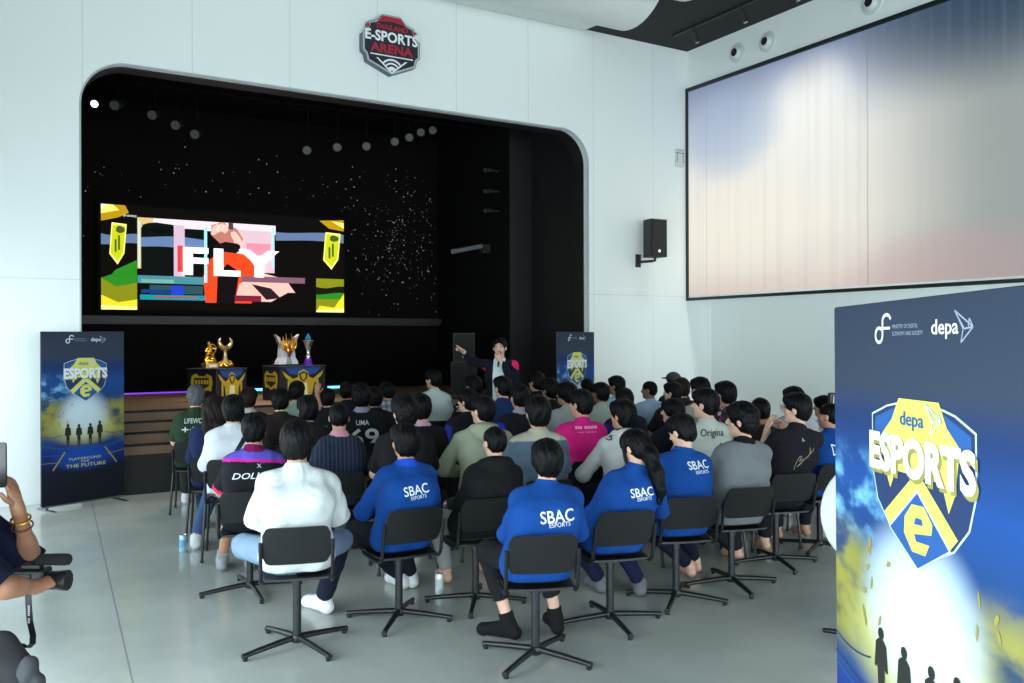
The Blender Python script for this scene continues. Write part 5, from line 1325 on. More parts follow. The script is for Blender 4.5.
PEOPLE = [
 ((1.551, 5.006), -0.2967, (0.004, 0.051, 1.302), 0.541, {'h': 0.009, 'shirt': (206, 213, 212), 'hair': 'medium', 'loose': 0.036, 'shw': 0.165, 'slen': 1.0, 'elbow': 0.07, 'ankz': (0.09, 0.41), 'pants': (128, 152, 178), 'shin': (26, 30, 48), 'shoes': (225, 228, 230), 'knees': (0.27, 0.31), 'feet': ((0.17, 0.6), (-0.02, 0.3)), 'haircol': 'soft', 'fold': 0.004, 'bulk': 1.05, 'arms': 'lap', 'skin': 'mid', 'toes': ((-0.6, 1), (0, 1)), 'hunch': -0.05, 'yaw': -0.105},
  'person in a loose white t-shirt and pale denim jeans, large in the near row'),
 ((2.252, 5.147), -0.0175, (0.05, 0.027, 1.234), -0.663, {'h': 0.009, 'shirt': (17, 68, 142), 'hair': 'medium', 'sleeve': 'long', 'loose': 0.03, 'prints': [('SBAC', 0.165, 0.056100000000000004, -0.019, -0.133, (225, 235, 245)), ('ESPORTS', 0.1023, 0.02145, -0.006, -0.176, (225, 235, 245))], 'ptilt': 6, 'pants': (22, 24, 36), 'shoes': (210, 212, 215), 'skin': 'mid', 'hunch': -0.06, 'elbow': 0.09, 'collar': (30, 80, 200), 'feet': ((0.353, 0.863), (0.281, 1.039)), 'yaw': 0.07},
  'person in a blue printed sweatshirt seated furthest left of the blue sweatshirts'),
 ((2.832, 5.199), -0.1571, (0.138, 0.004, 1.182), -0.436, {'h': 0.009, 'shirt': (24, 25, 27), 'hair': 'crop', 'sleeve': 'long', 'loose': 0.034, 'hood': 1, 'pants': (150, 152, 150), 'skin': 'light', 'hunch': -0.05, 'feet': ((0.309, 0.809), (-0.034, 0.546)), 'yaw': 0.175},
  'person in a black hooded sweatshirt and light grey trousers, foot beside a can'),
 ((2.622, 4.120), -0.4014, (0.072, 0.038, 1.207), -0.663, {'h': 0.0085, 'shirt': (17, 68, 142), 'hair': 'bowl', 'sleeve': 'long', 'loose': 0.034, 'prints': [('SBAC', 0.185, 0.0629, 0.02, -0.135, (225, 235, 245)), ('ESPORTS', 0.1147, 0.024050000000000002, 0.034, -0.177, (225, 235, 245))], 'ptilt': 4, 'pants': (26, 27, 30), 'plen': 0.66, 'shoes': (22, 23, 26), 'sock': 1, 'skin': 'light', 'knees': (0.12, 0.22), 'toes': ((-0.05, 1), (-0.5, 0.35)), 'hunch': -0.05, 'feet': ((0.19, 0.391), (-0.104, 0.325)), 'yaw': 0.105},
  'person in a blue printed sweatshirt, black cropped trousers and black socks, nearest the camera'),
 ((3.352, 4.400), -0.2618, (0.169, 0.006, 1.198), -0.017, {'h': 0.009, 'shirt': (17, 68, 142), 'hair': 'tail', 'sleeve': 'long', 'loose': 0.03, 'prints': [('SBAC', 0.15, 0.051000000000000004, -0.022, -0.114, (225, 235, 245)), ('ESPORTS', 0.093, 0.0195, -0.009, -0.152, (225, 235, 245))], 'ptilt': 4, 'pants': (24, 30, 60), 'shoes': (105, 108, 112), 'sole': (90, 92, 96), 'skin': 'light', 'pitch': -0.35, 'arms': 'phone', 'toes': ((0.3, 1), (0, 1)), 'elbow': 0.1, 'feet': ((0.597, 0.487), (0.185, 0.826)), 'yaw': 0.559},
  'long-haired person in a blue printed sweatshirt with a loose dark ponytail'),
 ((4.017, 4.539), -0.3316, (0.056, 0.039, 1.256), -0.559, {'h': 0.009, 'shirt': (17, 68, 142), 'hair': 'short', 'sleeve': 'long', 'loose': 0.032, 'prints': [('SBAC', 0.15, 0.051000000000000004, 0.054, -0.066, (225, 235, 245)), ('ESPORTS', 0.093, 0.0195, 0.068, -0.108, (225, 235, 245))], 'ptilt': 3, 'pants': (22, 26, 44), 'skin': 'light', 'pitch': -0.4, 'feet': ((0.493, 0.715), (0.323, 0.512)), 'yaw': 0.524},
  'person in a blue printed sweatshirt looking down, bare feet under the seat'),
 ((4.598, 4.605), -0.2618, (0.099, 0.029, 1.303), -0.105, {'h': 0.009, 'shirt': (118, 122, 126), 'hair': 'curly', 'sleeve': 'long', 'loose': 0.036, 'pants': (30, 30, 34), 'skin': 'light', 'collar': (22, 22, 24), 'arms': 'lap', 'feet': ((0.738, 0.865), (0.406, 0.853)), 'yaw': 0.803},
  'curly-haired person in a plain grey sweatshirt with a black collar'),
 ((5.338, 4.864), -0.2967, (0.185, 0.007, 1.338), -0.105, {'h': 0.01, 'shirt': (27, 27, 33), 'hair': 'short', 'loose': 0.028, 'prints': [('~scrawl', 0.2, 0.075, -0.038, -0.205, (150, 140, 116), 'signature'), ('A', 0.025, 0.03, -0.016, -0.075, (190, 190, 200), 'badge')], 'ptilt': 10, 'pants': (28, 28, 34), 'glasses': 1, 'skin': 'light', 'arms': 'handsup', 'cuff': (150, 120, 170), 'yaw': 0.768},
  'person in glasses and a black jersey with a scrawled gold signature, hands raised'),
 ((6.028, 5.016), -0.2618, (0.107, 0.016, 1.222), -0.89, {'h': 0.011, 'shirt': (17, 68, 142), 'hair': 'crop', 'sleeve': 'long', 'loose': 0.028, 'prints': [('DB', 0.1, 0.085, -0.056, -0.122, (225, 235, 245))], 'pants': (25, 28, 40), 'skin': 'mid', 'yaw': 0.559},
  'person in a blue top with white letters, half hidden by the big banner'),
 ((1.606, 6.266), -0.2967, (0.032, 0.045, 1.251), 0.279, {'h': 0.009, 'shirt': (30, 31, 36), 'yoke': (96, 84, 190), 'yokeh': 0.06, 'stripe': (206, 44, 160), 'hair': 'short', 'loose': 0.026, 'prints': [('DOLI', 0.18, 0.04, -0.045, -0.153, (225, 228, 235), 'lettering', 0.25), ('X', 0.03, 0.025, 0.041, -0.092, (215, 215, 225), 'badge')], 'cuff': (232, 40, 110), 'collar': (120, 20, 80), 'pants': (45, 60, 78), 'plen': 0.25, 'shoes': (150, 152, 155), 'sock': 1, 'skin': 'mid', 'elbow': 0.08, 'slen': 0.9, 'feet': ((-0.028, 0.63), (-0.236, 0.652)), 'yaw': -0.14},
  'person in a black esports jersey with purple shoulders and pink sleeve cuffs'),
 ((2.444, 6.758), -0.2967, (0.0, 0.05, 1.264), None, {'h': 0.01, 'shirt': (28, 36, 56), 'hair': 'crop', 'loose': 0.032, 'collar': (215, 150, 165), 'shdrop': 0.135, 'stripes': 1, 'pants': (25, 25, 32), 'skin': 'mid', 'yaw': 0.0},
  'person in a dark navy pinstriped shirt with a pink collar'),
 ((2.812, 6.303), -0.2967, (0.0, 0.05, 1.328), None, {'h': 0.011, 'shirt': (24, 24, 27), 'hair': 'curly', 'loose': 0.03, 'skin': 'light', 'hairc': 'soft', 'yaw': 0.349},
  'wavy-haired person in black directly beyond the furthest-left blue sweatshirt'),
 ((3.310, 7.054), -0.2967, (0.0, 0.05, 1.283), None, {'h': 0.011, 'shirt': (24, 24, 28), 'hair': 'medium', 'loose': 0.03, 'collar': (206, 160, 180), 'skin': 'light', 'yaw': -0.035},
  'person in a black jersey with a pink and white collar'),
 ((3.530, 6.338), -0.2967, (0.0, 0.05, 1.304), None, {'h': 0.01, 'shirt': (158, 166, 142), 'hair': 'short', 'sleeve': 'long', 'hood': 1, 'loose': 0.045, 'skin': 'light', 'arms': 'lap', 'elbow': 0.13, 'shw': 0.18, 'yaw': 0.628},
  'person in a pale sage green hooded sweatshirt'),
 ((3.598, 5.598), -0.2967, (0.0, 0.05, 1.337), None, {'h': 0.01, 'shirt': (84, 102, 120), 'yoke': (176, 172, 156), 'yokeh': 0.055, 'hair': 'medium', 'loose': 0.036, 'skin': 'mid', 'yaw': 0.14},
  'person in a blue-grey shirt with a beige yoke around the neck'),
 ((4.460, 6.246), -0.2967, (-0.0, 0.05, 1.329), None, {'h': 0.01, 'shirt': (214, 32, 124), 'hair': 'short', 'loose': 0.03, 'prints': [('~marks', 0.2, 0.022, 0.011, -0.041, (238, 160, 200)), ('~marks', 0.17, 0.008, 0.011, -0.08, (232, 130, 186))], 'skin': 'mid', 'sleeve': 'short', 'yaw': 0.628},
  'person in a bright pink t-shirt with faint printing on the back'),
 ((4.341, 5.502), -0.2618, (-0.0, 0.05, 1.284), None, {'h': 0.01, 'shirt': (196, 200, 198), 'hair': 'medium', 'sleeve': 'long', 'loose': 0.034, 'panel': ((30, 31, 34), 0.085), 'skin': 'mid', 'elbow': 0.14, 'hood': 1, 'arms': 'phone', 'prints': [('O', 0.05, 0.05, -0.151, -0.014, (30, 30, 34), 'round badge')], 'yaw': 0.524},
  'person in an off-white long-sleeved top with a black hood and back panel'),
 ((5.353, 6.061), -0.2618, (-0.0, 0.05, 1.218), None, {'h': 0.011, 'shirt': (26, 30, 44), 'hair': 'bowl', 'loose': 0.03, 'skin': 'light', 'arms': 'phone', 'yaw': 1.03},
  'person in dark navy in profile with thick dark hair over the ear'),
 ((5.042, 5.313), -0.2967, (-0.0, 0.05, 1.362), None, {'h': 0.01, 'shirt': (186, 192, 184), 'hair': 'short', 'loose': 0.036, 'skin': 'light', 'prints': [('Origina', 0.2, 0.075, -0.012, -0.074, (70, 74, 72), 'script print', 0.4), ('M', 0.05, 0.09, 0.05, -0.186, (70, 70, 72), 'figure print')], 'yaw': 0.733},
  'person in a pale grey-green t-shirt with looping dark script on the back'),
 ((5.734, 5.364), -0.2967, (-0.0, 0.05, 1.261), None, {'h': 0.011, 'shirt': (44, 32, 28), 'hair': 'crop', 'loose': 0.03, 'skin': 'tan', 'prints': [('JK', 0.05, 0.04, -0.04, -0.113, (190, 180, 170))], 'yaw': -0.175},
  'person in a dark brown t-shirt with cropped hair and bare nape'),
 ((6.609, 5.771), -0.2967, (-0.0, 0.05, 1.307), None, {'h': 0.012, 'shirt': (180, 184, 186), 'hair': 'short', 'loose': 0.03, 'skin': 'light', 'yaw': 0.279},
  'person in a light shirt hidden behind the bespectacled one in black'),
 ((7.264, 5.962), -0.2967, (-0.0, 0.05, 1.182), None, {'h': 0.012, 'shirt': (176, 180, 180), 'hair': 'medium', 'loose': 0.03, 'skin': 'mid', 'arms': 'handsup', 'yaw': 0.838},
  'person in a light shirt in profile, hand at the mouth, near the monitor'),
 ((3.296, 8.463), -0.2967, (0.0, 0.05, 1.312), None, {'h': 0.01, 'shirt': (24, 25, 28), 'hair': 'curly', 'loose': 0.034, 'prints': [('UMA', 0.13, 0.045, 0.0, -0.1, (205, 210, 215)), ('69', 0.29, 0.18, 0.014, -0.243, (205, 210, 215), 'jersey number')], 'collar': (150, 150, 175), 'skin': 'mid', 'yaw': -0.035},
  'person in a black jersey with large number 69 on the back'),
 ((3.647, 8.951), -0.2967, (-0.0, 0.05, 1.249), None, {'h': 0.012, 'shirt': (24, 25, 28), 'hair': 'medium', 'loose': 0.03, 'skin': 'mid', 'yaw': -0.07},
  'dark-haired person in black just beyond the wearer of number 69'),
 ((2.444, 7.574), -0.2967, (0.0, 0.05, 1.272), None, {'h': 0.011, 'shirt': (30, 28, 30), 'hair': 'medium', 'loose': 0.03, 'skin': 'mid', 'yaw': 0.279},
  'person in dark brown-black between the white t-shirt and the pinstriped shirt'),
 ((3.308, 9.505), -0.2967, (0.0, 0.05, 1.217), None, {'h': 0.011, 'shirt': (30, 36, 40), 'hair': 'short', 'loose': 0.03, 'skin': 'light', 'prints': [('team', 0.12, 0.03, -0.072, -0.157, (90, 140, 150))], 'yaw': -0.157},
  'person in a dark shirt with faint teal lettering'),
 ((2.536, 8.686), -0.2967, (-0.0, 0.05, 1.279), None, {'h': 0.011, 'shirt': (40, 32, 32), 'hair': 'short', 'loose': 0.034, 'skin': 'light', 'sleeve': 'long', 'yaw': -0.209},
  'person in a dark brown long-sleeved top in front of the right-hand trophy stand'),
 ((3.071, 9.881), -0.2967, (-0.0, 0.05, 1.293), None, {'h': 0.013, 'shirt': (140, 168, 152), 'hair': 'short', 'loose': 0.03, 'skin': 'mid', 'yaw': -0.244},
  'person in a pale green shirt closest below the trophy stand with the twin silver horns'),
 ((1.760, 7.402), -0.2967, (0.0, 0.05, 1.31), None, {'h': 0.01, 'shirt': (218, 224, 230), 'hair': 'medium', 'sleeve': 'long', 'loose': 0.036, 'skin': 'light', 'pants': (58, 82, 120), 'shoes': (222, 224, 226), 'knees': (0.12, 0.17), 'strap': 1, 'elbow': 0.07, 'seat': 0.5, 'feet': ((0.125, 0.203), (-0.321, 0.32)), 'yaw': 0.105},
  'person in a white shirt and blue jeans with a black strap across the back'),
 ((1.790, 8.201), -0.2967, (-0.0, 0.05, 1.267), None, {'h': 0.01, 'shirt': (28, 38, 74), 'hair': 'long', 'haircol': 'brown', 'sleeve': 'long', 'loose': 0.028, 'skin': 'light', 'pants': (32, 40, 66), 'elbow': 0.05, 'yaw': -0.07},
  'person with long straight dark hair in a navy top at the left end'),
 ((1.890, 9.540), -0.2967, (-0.0, 0.05, 1.297), None, {'h': 0.011, 'shirt': (40, 58, 42), 'hair': 'short', 'haircol': 'grey', 'loose': 0.034, 'skin': 'light', 'prints': [('LIFEWORK', 0.24, 0.05, 0.027, -0.086, (210, 220, 215)), ('++', 0.14, 0.05, -0.043, -0.168, (210, 220, 215), 'symbols')], 'pants': (44, 48, 40), 'shoes': (220, 222, 224), 'yaw': -0.035},
  'ash grey-haired person in a dark green t-shirt with white lettering'),
 ((2.443, 9.558), -0.2967, (-0.0, 0.05, 1.248), None, {'h': 0.012, 'shirt': (34, 30, 36), 'hair': 'medium', 'haircol': 'brown', 'loose': 0.03, 'skin': 'light', 'collar': (200, 200, 200), 'yaw': -0.244},
  'person with reddish-black hair and a white collar below the left-hand trophy stand'),
 ((4.231, 10.000), -0.2967, (-0.0, 0.05, 1.245), None, {'h': 0.013, 'shirt': (120, 128, 142), 'plaid': 1, 'hair': 'short', 'loose': 0.03, 'skin': 'mid', 'yaw': 0.384},
  'person in a grey checked shirt'),
 ((4.936, 10.161), -0.2618, (-0.0, 0.05, 1.373), None, {'h': 0.012, 'shirt': (214, 226, 226), 'hair': 'short', 'loose': 0.032, 'skin': 'light', 'yaw': 0.733},
  'person in a plain white t-shirt alone at the front, turned left'),
 ((4.947, 9.105), -0.2618, (-0.0, 0.05, 1.332), None, {'h': 0.013, 'shirt': (27, 27, 31), 'hair': 'short', 'loose': 0.03, 'skin': 'mid', 'prints': [('3', 0.05, 0.06, -0.196, -0.096, (190, 195, 200), 'badge')], 'yaw': 0.524},
  'person in a black shirt with a small pale badge, beside the loudspeakers'),
 ((4.132, 7.728), -0.2618, (-0.0, 0.05, 1.269), None, {'h': 0.011, 'shirt': (26, 27, 34), 'hair': 'medium', 'side_patch': (40, 52, 150), 'loose': 0.03, 'skin': 'light', 'yaw': 0.803},
  'person in a black jersey with violet-blue side panels'),
 ((4.887, 8.324), -0.2618, (-0.0, 0.05, 1.36), None, {'h': 0.012, 'shirt': (34, 56, 104), 'hair': 'short', 'loose': 0.034, 'skin': 'light', 'yaw': 0.454},
  'person in a plain steel-blue t-shirt in front of the presenter'),
 ((4.474, 7.289), -0.2618, (-0.0, 0.05, 1.328), None, {'h': 0.011, 'shirt': (28, 30, 38), 'hair': 'short', 'side_patch': (30, 54, 190), 'collar': (150, 155, 175), 'loose': 0.03, 'skin': 'mid', 'yaw': 0.244},
  'person in a dark jersey with a vivid blue shoulder panel'),
 ((5.962, 9.311), -0.2618, (-0.0, 0.05, 1.351), None, {'h': 0.013, 'shirt': (24, 24, 27), 'hair': 'medium', 'loose': 0.03, 'skin': 'mid', 'yaw': 0.559},
  'person in black at the front, just right of the presenter'),
 ((5.612, 8.472), -0.2618, (-0.0, 0.05, 1.303), None, {'h': 0.013, 'shirt': (25, 25, 27), 'hair': 'curly', 'loose': 0.03, 'skin': 'mid', 'yaw': 0.489},
  'curly-haired person in black, left of the far standing banner'),
 ((5.322, 7.713), -0.2618, (-0.0, 0.05, 1.299), None, {'h': 0.011, 'shirt': (170, 176, 176), 'hair': 'bowl', 'loose': 0.034, 'skin': 'mid', 'yaw': 0.768},
  'person in a light grey shirt with bowl-cut hair, beside the pink t-shirt'),
 ((6.808, 9.387), -0.2618, (-0.0, 0.05, 1.238), None, {'h': 0.014, 'shirt': (60, 66, 80), 'hair': 'short', 'loose': 0.03, 'skin': 'tan', 'yaw': 0.07},
  'person at the very front, only dark hair showing below the far banner'),
 ((5.938, 7.926), -0.2618, (-0.0, 0.05, 1.277), None, {'h': 0.012, 'shirt': (172, 184, 176), 'hair': 'short', 'loose': 0.034, 'skin': 'tan', 'yaw': 0.349},
  'person in a pale mint t-shirt'),
 ((6.766, 8.712), -0.2618, (-0.0, 0.05, 1.302), None, {'h': 0.013, 'shirt': (150, 190, 214), 'hair': 'short', 'loose': 0.03, 'skin': 'tan', 'yaw': 0.733},
  'person in a sky-blue shirt against the white wall'),
 ((5.416, 6.840), -0.2618, (-0.0, 0.05, 1.28), None, {'h': 0.012, 'shirt': (30, 34, 56), 'hair': 'short', 'side_patch': (34, 48, 140), 'loose': 0.03, 'skin': 'mid', 'yaw': -0.035},
  'person in dark navy with a blue shoulder, behind the off-white top'),
 ((7.054, 8.422), -0.2618, (-0.0, 0.05, 1.243), None, {'h': 0.012, 'shirt': (168, 190, 220), 'hair': 'crop', 'loose': 0.034, 'skin': 'tan', 'yaw': 0.873},
  'person in a light blue printed t-shirt in clear left profile'),
 ((7.981, 9.032), -0.2618, (-0.0, 0.05, 1.295), None, {'h': 0.013, 'shirt': (40, 40, 44), 'hair': 'short', 'cap': (58, 60, 64), 'loose': 0.03, 'skin': 'mid', 'yaw': 0.209},
  'person wearing a dark grey cap'),
 ((6.695, 7.588), -0.2618, (-0.0, 0.05, 1.274), None, {'h': 0.012, 'shirt': (40, 38, 42), 'hair': 'short', 'loose': 0.03, 'skin': 'light', 'yaw': 0.768},
  'person in a dark shirt in profile, just this side of the cap wearer'),
 ((7.190, 7.990), -0.2618, (-0.0, 0.05, 1.292), None, {'h': 0.013, 'shirt': (46, 30, 30), 'hair': 'medium', 'haircol': 'brown', 'loose': 0.03, 'skin': 'light', 'yaw': 0.07},
  'brown-haired person in maroon-black beside the cap wearer'),
 ((6.335, 6.754), -0.2618, (-0.0, 0.05, 1.369), None, {'h': 0.013, 'shirt': (190, 190, 192), 'hair': 'short', 'loose': 0.03, 'skin': 'light', 'yaw': 0.314},
  'tall dark-haired person at the room corner above the script t-shirt'),
 ((6.127, 6.179), -0.2618, (-0.0, 0.05, 1.356), None, {'h': 0.012, 'shirt': (58, 40, 52), 'floral': 1, 'hair': 'short', 'loose': 0.03, 'skin': 'mid', 'yaw': 0.314},
  'person in a dark patterned shirt with pink flecks'),
 ((3.810, 10.253), -0.2967, (-0.0, 0.05, 1.246), None, {'h': 0.013, 'shirt': (28, 30, 34), 'hair': 'short', 'loose': 0.03, 'skin': 'mid', 'arms': 'raiseL', 'yaw': -0.175},
  'person in black with one forearm raised'),
]
# ------------------------------------------------------------------ trophy stands and trophies
GOLD = mat('gold', (226, 168, 60), 0.28, metal=1.0); GOLD2 = mat('gold_pale', (236, 208, 140), 0.3, metal=0.9); SILV = mat('silver', (226, 222, 216), 0.25, metal=0.85)
PED = mat('stand_print', (16, 22, 38), 0.55); PG = mat('stand_gold', (178, 156, 34), 0.6); PW = mat('stand_glow', (226, 220, 170), 0.6); PB = mat('stand_blue', (30, 70, 140), 0.6)
def stand(loc, rz, w, d, h, label):
    t = empty('trophy_stand', loc, rz); tag(t, label, 'display stand', None)
    MB().box(-w / 2, w / 2, -d / 2, d / 2, 0, h - 0.012, bev=0.006).build('body', PED, t)
    MB().box(-w / 2 - 0.01, w / 2 + 0.01, -d / 2 - 0.01, d / 2 + 0.01, h - 0.012, h, bev=0.003).build('top_board', mat('stand_top', (46, 52, 62), 0.4), t)
    for face in (0, 1):
        # face 0 = local -Y side with the figure scene; face 1 = local -X side with the badge
        Wd = w if face == 0 else d
        def put(name, polys, m, off):
            b = MB()
            for p in polys:
                if face == 0: b.add([((x - 0.5) * Wd, -d / 2 - off, h * (1 - y)) for x, y in p], [tuple(range(len(p)))])
                else: b.add([(-w / 2 - off, -(x - 0.5) * Wd, h * (1 - y)) for x, y in p], [tuple(range(len(p)))])
            b.build(name, m, t, fixn=False)
        if face == 0:
            put('print_sky', [[(0.1, 0.03), (0.9, 0.03), (0.8, 0.22), (0.5, 0.3), (0.2, 0.22)]], PB, 0.0015)
            put('print_figure', [[(0.5, 0.10), (0.60, 0.18), (0.62, 0.32), (0.72, 0.38), (0.95, 0.14), (0.90, 0.30), (0.74, 0.52), (0.70, 0.80), (0.60, 0.96), (0.40, 0.96), (0.30, 0.80), (0.26, 0.52), (0.10, 0.30), (0.05, 0.14), (0.28, 0.38), (0.38, 0.32), (0.40, 0.18)], [(0.16, 0.42), (0.22, 0.42), (0.22, 0.8), (0.16, 0.8)], [(0.78, 0.42), (0.84, 0.42), (0.84, 0.8), (0.78, 0.8)]], PG, 0.003)
            put('print_glow', [[(0.42, 0.5), (0.58, 0.5), (0.60, 0.85), (0.40, 0.85)]], PW, 0.0045)
            put('print_emblem', [[(0.40, 0.22), (0.5, 0.16), (0.60, 0.22), (0.57, 0.38), (0.5, 0.46), (0.43, 0.38)]], BDK, 0.006)
            put('print_emblem', [[(0.44, 0.25), (0.5, 0.21), (0.56, 0.25), (0.54, 0.36), (0.5, 0.42), (0.46, 0.36)]], PG, 0.0075)
        else:
            put('print_badge', [[(0.16, 0.22), (0.32, 0.14), (0.40, 0.22), (0.60, 0.22), (0.68, 0.14), (0.84, 0.22), (0.88, 0.40), (0.82, 0.66), (0.70, 0.62), (0.5, 0.70), (0.30, 0.62), (0.18, 0.66), (0.12, 0.40)]], PG, 0.002)
            put('print_badge', [[(0.25, 0.27), (0.75, 0.27), (0.76, 0.50), (0.5, 0.62), (0.24, 0.50)]], BDK, 0.0035)
            put('print_badge', [[(x0, 0.33), (x0 + 0.07, 0.33), (x0 + 0.07, 0.45), (x0, 0.45)] for x0 in (0.28, 0.38, 0.48, 0.58, 0.67)], PG, 0.005)
    return t
H1 = 0.48
stand((2.86, 12.93, 0.884), R(30), 0.56, 0.58, H1, 'dark trophy stand with a yellow badge and golden winged print, the left-hand one')
stand((3.95, 12.85, 0.884), R(14), 0.76, 0.50, H1 + 0.02, 'dark trophy stand with a wide golden print, the right-hand one')
zt = 0.884 + H1
def sdf_obj(name, f, m, parent): V, F = f.mesh(); return np_obj(name, V, F, m, parent)
# golden figure trophy
t = empty('figure_trophy', (2.72, 12.74, zt + .001), R(20)); tag(t, 'golden trophy of a leaping figure with a curling ribbon on a gold block', 'trophy')
MB().box(-0.10, 0.10, -0.07, 0.07, 0, 0.075, bev=0.008).build('base', GOLD2, t); MB().box(-0.06, 0.06, -0.074, -0.0705, 0.02, 0.055).build('nameplate', mat('plate', (232, 226, 200), 0.4), t)
f = Field((-0.16, -0.1, 0.06), (0.16, 0.1, 0.42), 0.005)
f.ell((0, 0, 0.10), (0.10, 0.06, 0.035), 0.02); f.ell((-0.05, 0, 0.14), (0.035, 0.03, 0.04), 0.02); f.ell((0.05, 0.01, 0.13), (0.035, 0.03, 0.04), 0.02)
f.cap((-0.03, 0, 0.15), (-0.045, 0, 0.20), 0.018, 0.02, 0.01); f.cap((0.05, 0, 0.14), (0.035, 0, 0.20), 0.017, 0.02, 0.01); f.cap((0.035, 0, 0.20), (0, 0, 0.23), 0.022, 0.026, 0.01); f.cap((-0.045, 0, 0.20), (0, 0, 0.23), 0.022, 0.026, 0.01)
f.cap((0, 0, 0.23), (-0.005, 0, 0.30), 0.03, 0.034, 0.02); f.ell((-0.02, 0, 0.355), (0.023, 0.025, 0.028), 0.008); f.cap((0.02, 0, 0.30), (0.07, -0.02, 0.27), 0.014, 0.012, 0.01); f.cap((-0.03, 0, 0.30), (-0.075, -0.02, 0.24), 0.014, 0.012, 0.01)
f.folds(0.003, 90, 4); sdf_obj('figure', f, GOLD, t)
MB().tube([(0.02 + 0.075 * math.cos(a) * (1 + 0.1 * a), 0.0, 0.27 + 0.07 * math.sin(a)) for a in [-1.2 + 0.3 * i for i in range(12)]], 0.008, 8).build('ribbon', GOLD2, t, smooth=True)
MB().tube([(-0.06, 0, 0.19), (-0.03, -0.04, 0.16), (0.03, -0.04, 0.17), (0.06, 0, 0.20)], 0.009, 8).build('ribbon', GOLD, t, smooth=True)
# goblet with two upswept horns
t = empty('horned_trophy', (2.97, 12.92, zt + .001), R(25)); tag(t, 'pale gold trophy with two upswept horns on a slim waisted stem', 'trophy')
f = Field((-0.17, -0.12, -0.002), (0.17, 0.12, 0.10), 0.005); f.ell((0, 0, 0.03), (0.13, 0.09, 0.045), 0.01); f.ell((-0.08, 0, 0.055), (0.04, 0.04, 0.045), 0.01); f.ell((0.08, 0, 0.055), (0.04, 0.04, 0.045), 0.01); f.folds(0.005, 110, 2); f.cutz(0.0); sdf_obj('base', f, GOLD, t)
MB().lathe([(0.075, 0.05), (0.068, 0.09), (0.035, 0.13), (0.026, 0.20), (0.034, 0.26), (0.062, 0.305), (0.066, 0.315)], 24, sy=0.8).build('stem', GOLD2, t, smooth=True)
for q in (1, -1):
    MB().tube([(q * 0.035, 0, 0.28), (q * 0.085, 0, 0.32), (q * 0.105, 0, 0.36), (q * 0.10, 0, 0.40), (q * 0.075, 0, 0.43)], [0.035, 0.036, 0.028, 0.018, 0.004], 12).build('horn', GOLD2, t, smooth=True)
# large winged trophy on a glassy column
t = empty('winged_trophy', (3.82, 12.80, zt + .021), R(15)); tag(t, 'large trophy with golden flame-like wings on a pale flared column, between white horns', 'trophy')
MB().box(-0.19, 0.19, -0.10, 0.10, 0, 0.022, bev=0.005).build('base', mat('trophy_black', (20, 18, 22), 0.3), t)
MB().prism([(-0.165, 0.022), (0.165, 0.022), (0.155, 0.06), (0.115, 0.12), (0.10, 0.30), (0.115, 0.36), (-0.115, 0.36), (-0.10, 0.30), (-0.115, 0.12), (-0.155, 0.06)], -0.06, 0.06).build('column', mat('trophy_glass', (214, 214, 232), 0.15, coat=0.5), t)
MB().prism([(-0.05, 0.023), (0.05, 0.023), (0.02, 0.16), (-0.02, 0.16)], -0.075, -0.06).build('plaque', SILV, t)
for q in (1, -1):
    for (x0, z0, x1, z1, x2, z2, r_) in ((0.02, 0.20, 0.05, 0.34, 0.045, 0.47, 0.022), (0.03, 0.22, 0.09, 0.33, 0.095, 0.43, 0.022), (0.03, 0.20, 0.11, 0.27, 0.14, 0.36, 0.02), (0.0, 0.14, 0.03, 0.26, 0.01, 0.40, 0.028)):
        MB().tube([(q * x0, -0.07, z0), (q * (x0 + x1) / 2, -0.08, (z0 + z1) / 2), (q * x1, -0.08, z1), (q * x2, -0.06, z2)], [r_ * .8, r_, r_ * .8, 0.003], 10).build('wing', GOLD, t, smooth=True)
    MB().prism([(q * 0.095, 0.30), (q * 0.135, 0.33), (q * 0.20, 0.46), (q * 0.12, 0.41)], -0.03, 0.03).build('horn', SILV, t)
MB().lathe([(0.004, 0.12), (0.035, 0.2), (0.03, 0.25), (0.004, 0.3)], 14, (0, -0.08, 0)).build('jewel', mat('jewel_dark', (110, 40, 30), 0.3), t, smooth=True)
# slim cup with a blue crystal top
t = empty('cup_trophy', (4.19, 12.93, zt + .021), R(15)); tag(t, 'slim silver cup trophy with a blue crystal top and purple base', 'trophy')
MB().lathe([(0.075, 0.0), (0.072, 0.02), (0.056, 0.05), (0.05, 0.09), (0.03, 0.11)], 24).build('base', mat('base_purple', (76, 30, 150), 0.3), t, smooth=True)
MB().lathe([(0.034, 0.10), (0.040, 0.13), (0.024, 0.16), (0.03, 0.22), (0.055, 0.30), (0.075, 0.36), (0.082, 0.365), (0.07, 0.37)], 24).build('cup', SILV, t, smooth=True)
MB().box(-0.008, 0.008, -0.075, -0.05, 0.27, 0.34).build('engraving', BDK, t)
MB().lathe([(0.045, 0.365), (0.048, 0.40), (0.03, 0.44), (0.004, 0.475)], 6).build('crystal', mat('crystal_blue', (40, 110, 150), 0.15, coat=0.6), t)

